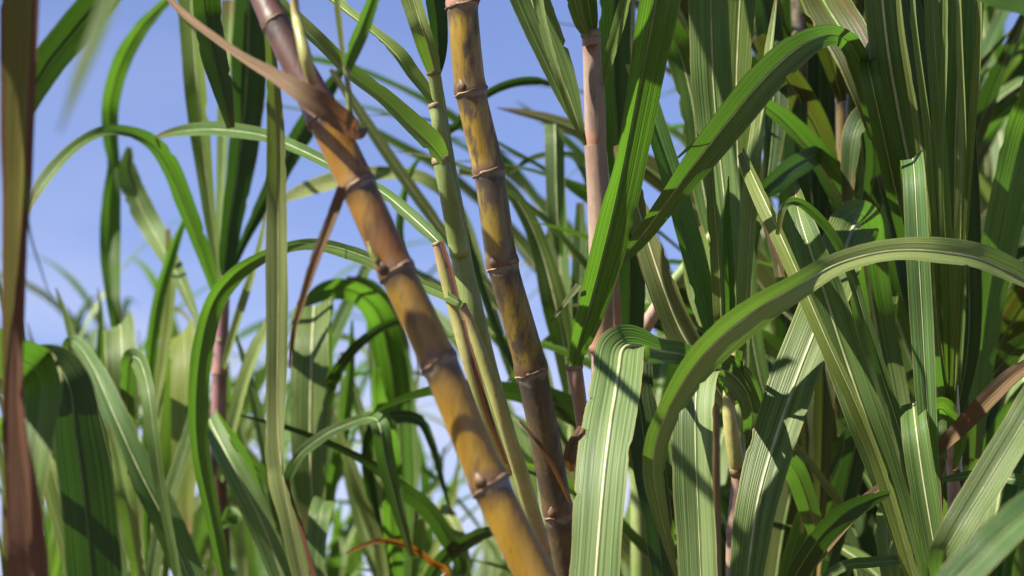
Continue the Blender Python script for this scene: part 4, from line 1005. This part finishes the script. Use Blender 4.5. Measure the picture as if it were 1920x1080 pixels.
leaf(N3, [(735, 1190, 3.0, 18), (715, 1040, 2.98, 24), (690, 960, 2.97, 25), (662, 880, 2.96, 24), (640, 820, 2.96, 15), (625, 770, 2.96, 5)], 'pale', 0.4, 0.05, 0.9)
leaf(N3, [(745, 1190, 3.2, 13), (720, 1000, 3.2, 18), (695, 860, 3.2, 20), (668, 740, 3.2, 18), (640, 660, 3.2, 7)], 'leaf', 0.4, 0.05, 0.9)
leaf(N3, [(755, 1190, 2.9, 25), (820, 1060, 2.84, 30), (880, 1010, 2.8, 29), (940, 990, 2.78, 22), (1000, 1000, 2.78, 7)], 'deep', 0.4, 0.05, 0.8)
leaf(N3, [(760, 1190, 3.1, 18), (790, 1000, 3.1, 22), (830, 960, 3.05, 24), (860, 1010, 3.0, 24), (880, 1100, 3.0, 13)], 'pale', 0.4, 0.05, 0.8)

tuft(N3, 745, 10, 73, top=(620, 900), spread=130)

# ------------------------------------------------------------------ T: mid distance canes behind the two bare stalks
T = plant('mid-distance cane behind the dark jointed cane, upright leaf with folded flat top', ground_under(1075, 1150, 2.85, 0, 0.1))
cane(T, [(1075, 720, 2.85, 24), (1078, 1000, 2.86, 25), (1080, 1200, 2.87, 26)], ['sheath', 'bgcane'], rings=False, base=T.location)
leaf(T, [(1072, 760, 2.85, 20), (1060, 620, 2.86, 30), (1048, 460, 2.88, 36), (1042, 300, 2.88, 36), (1040, 240, 2.86, 36), (1041, 250, 2.82, 36), (1044, 380, 2.80, 34), (1050, 480, 2.80, 14)], 'leaf', 0.4, 0.04, 0.9)
leaf(T, [(1074, 780, 2.8, 16), (1060, 660, 2.79, 40), (1040, 560, 2.78, 48), (1015, 470, 2.78, 34), (985, 400, 2.78, 28), (950, 352, 2.78, 24), (905, 325, 2.78, 22), (860, 322, 2.78, 12)], 'leaf', 0.4, 0.05, 0.9, roll=10)
leaf(T, [(1076, 780, 2.9, 16), (1065, 640, 2.9, 40), (1042, 560, 2.9, 44), (1030, 480, 2.9, 30), (1035, 420, 2.9, 10)], 'deep', 0.4, 0.05, 0.9)
leaf(T, [(1078, 740, 2.9, 8), (1110, 420, 2.95, 10), (1085, 305, 2.95, 11), (1040, 290, 2.95, 11), (995, 298, 2.95, 10), (955, 325, 2.95, 4)], 'leaf', 0.4, 0.04, 0.5)
leaf(T, [(1070, 800, 2.85, 20), (1085, 600, 2.9, 30), (1090, 470, 2.9, 30), (1088, 380, 2.9, 14)], 'leaf', 0.4, 0.04, 0.8)
leaf(T, [(1072, 900, 2.8, 16), (1045, 800, 2.8, 20), (1010, 660, 2.8, 24), (945, 572, 2.8, 24), (875, 490, 2.8, 22), (800, 392, 2.8, 22), (725, 285, 2.8, 22), (665, 195, 2.8, 18), (620, 130, 2.8, 8)], 'aged', 0.4, 0.05, 1.0, roll=15)
leaf(T, [(1076, 900, 3.0, 16), (960, 700, 3.0, 20), (870, 420, 3.05, 22), (800, 340, 3.05, 26), (720, 328, 3.05, 28), (640, 338, 3.05, 32), (570, 358, 3.05, 26), (520, 380, 3.05, 8)], 'pale', 0.4, 0.05, 0.7, roll=15)
leaf(T, [(1074, 850, 2.7, 10), (930, 620, 2.7, 14), (836, 290, 2.7, 20), (858, 232, 2.7, 16), (900, 185, 2.7, 14), (950, 158, 2.7, 16), (1000, 150, 2.7, 16), (1040, 158, 2.7, 6)], 'deep', 0.4, 0.04, 0.6)
leaf(T, [(1070, 950, 3.0, 10), (800, 640, 3.0, 14), (752, 470, 3.0, 16), (752, 390, 3.0, 16), (768, 325, 3.0, 12), (790, 290, 3.0, 4)], 'bright', 0.4, 0.04, 0.6)

# ------------------------------------------------------------------ U: tall canes added to shade the dark gap, heads above the frame
U = plant('added thin shading cane half hidden behind the upright leaves right of the rosy cane', ground_under(1262, 1090, 2.6, 0, 0.1))
bg_stalk(U, P(1322, -240, 2.58), U.location, 0.009)
crown(U, P(1322, -230, 2.58), 22, (0.8, 1.15), 0.044, 0.5, 61, ('leaf', 'deep', 'deep'), step=0.004)
U2 = plant('added shading cane standing in the dark gap, its head above the frame', ground_under(1500, 1090, 2.95, 0, 0.1))
bg_stalk(U2, P(1490, -200, 2.9), U2.location, 0.012)
crown(U2, P(1490, -190, 2.9), 20, (0.8, 1.15), 0.044, 0.5, 62, ('leaf', 'deep', 'deep'), step=0.004)
U3 = plant('added shading cane hidden behind the rosy cane and its dark upright leaf', ground_under(1165, 1090, 2.78, 0, 0.1))
bg_stalk(U3, P(1172, -260, 2.75), U3.location, 0.010, 'sheath')
crown(U3, P(1172, -250, 2.75), 18, (0.7, 1.0), 0.044, 0.6, 63, ('leaf', 'deep', 'deep'), step=0.004, az0=-0.9, az_span=2.2)

# ------------------------------------------------------------------ far rows
FAR = 'far cane rows blurred against the sky'
far = [
    # x, y of the head, distance, leaves, length range, width, stiffness, label
    (60, 1090, 4.3, 12, (0.45, 0.75), 0.027, 0.5, 'far blurred cane at the far left, arching tips above the grey folded leaf'),
    (190, 1120, 4.8, 12, (0.5, 0.8), 0.027, 0.5, 'far blurred cane left of the mauve stem, low against the sky'),
    (330, 1230, 4.2, 12, (0.45, 0.7), 0.027, 0.5, 'far blurred cane directly behind the mauve stem'),
    (480, 1250, 4.0, 12, (0.45, 0.7), 0.027, 0.5, 'far blurred cane between the mauve stem and the hanging strip leaf'),
    (640, 1270, 4.2, 12, (0.45, 0.65), 0.027, 0.5, 'far blurred cane above the orange dead leaf tip'),
    (800, 1300, 4.6, 9, (0.4, 0.6), 0.026, 0.5, 'far blurred cane below the small white cloud'),
    (920, 1290, 4.2, 8, (0.4, 0.6), 0.026, 0.5, 'far blurred cane behind the crossing of golden and dark canes'),
    (1010, 1120, 3.8, 6, (0.5, 0.8), 0.034, 0.3, 'far blurred cane glimpsed between dark jointed cane and rosy cane'),
    (110, 960, 5.6, 10, (0.7, 1.05), 0.026, 0.05, 'most distant thin-leaved cane at the left, behind the arching tips'),
    (250, 930, 6.4, 10, (0.7, 1.0), 0.026, 0.05, 'most distant thin-leaved cane between the left edge and the mauve stem'),
    (400, 1000, 5.6, 9, (0.65, 0.95), 0.026, 0.05, 'most distant thin-leaved cane behind the mauve stem'),
    (570, 1120, 6.2, 9, (0.7, 1.0), 0.028, 0.15, 'most distant thin-leaved cane behind the hanging strip leaf'),
    (720, 1170, 5.6, 8, (0.6, 0.9), 0.028, 0.2, 'most distant thin-leaved cane left of the golden cane'),
    (1230, 980, 3.6, 8, (0.6, 0.95), 0.036, 0.3, 'far cane glimpsed behind the two broad drooping leaves'),
    (1330, 900, 4.0, 8, (0.6, 1.0), 0.036, 0.3, 'far cane seen through the gap right of the rosy cane'),
    (1440, 820, 3.4, 9, (0.7, 1.1), 0.038, 0.45, 'cane in shade left of the dark gap'),
    (1520, 560, 3.2, 9, (0.7, 1.1), 0.040, 0.5, 'tall cane closing the dark gap at its upper half'),
    (1620, 700, 3.3, 9, (0.8, 1.2), 0.040, 0.5, 'tall cane closing the dark gap at its lower half'),
    (1700, 620, 3.5, 9, (0.8, 1.2), 0.040, 0.5, 'tall cane behind the upright flat-topped leaf at right'),
    (1780, 900, 3.2, 8, (0.7, 1.0), 0.038, 0.3, 'cane behind the pinkish stem at lower right'),
    (1860, 640, 4.2, 9, (0.7, 1.1), 0.036, 0.25, 'pale blurred cane against the sky at the right edge'),
    (1930, 760, 3.7, 9, (0.7, 1.1), 0.036, 0.25, 'pale blurred cane low at the right edge'),
    (1870, 330, 4.6, 12, (0.6, 0.95), 0.032, 0.25, 'distant pale cane in the upper right corner'),
    (1180, 1180, 3.1, 9, (0.45, 0.7), 0.036, 0.2, 'shaded cane low behind the two broad drooping leaves'),
    (1300, 1190, 2.8, 9, (0.4, 0.65), 0.036, 0.2, 'shaded cane low beside the pink stem under the drooping leaves'),
    (1440, 1180, 2.7, 9, (0.4, 0.65), 0.038, 0.2, 'shaded cane low behind the broad falling leaf'),
    (1700, 1180, 2.7, 9, (0.45, 0.7), 0.038, 0.2, 'shaded cane low behind the roots of the narrow fan'),
    (1850, 1150, 2.6, 9, (0.45, 0.75), 0.038, 0.2, 'shaded cane low in the bottom right corner'),
    (1940, 1060, 3.0, 9, (0.5, 0.8), 0.038, 0.2, 'shaded cane at the right edge below the dead leaf'),
    (1650, 960, 2.9, 8, (0.6, 0.9), 0.038, 0.4, 'shaded cane under the fan of narrow sunlit leaves'),
    (1560, 1000, 3.0, 8, (0.6, 0.9), 0.038, 0.4, 'shaded cane between the broad falling leaf and the narrow fan'),
]
for i, (x, y, d, n, ln, wd, up, lab) in enumerate(far):
    b = ground_under(x, y, d, rng.uniform(-.12, .12), rng.uniform(-.05, .15))
    o = plant(lab, b, FAR)
    top = P(x, y, d)
    bg_stalk(o, top, b, rng.uniform(0.010, 0.013), 'umber' if 1400 < x < 1840 else 'bgcane')  # umber stalks in the gap carry its shade in their colour
    crown(o, top, n, ln, wd, up, 40 + i, ('leaf', 'leaf', 'pale', 'bright') if x < 1400 or x > 1840 else ('deep', 'deep', 'deep', 'leaf', 'olive'),  # gap leaves get dark greens to deepen the shade there
          az0=rng.uniform(0, 6))
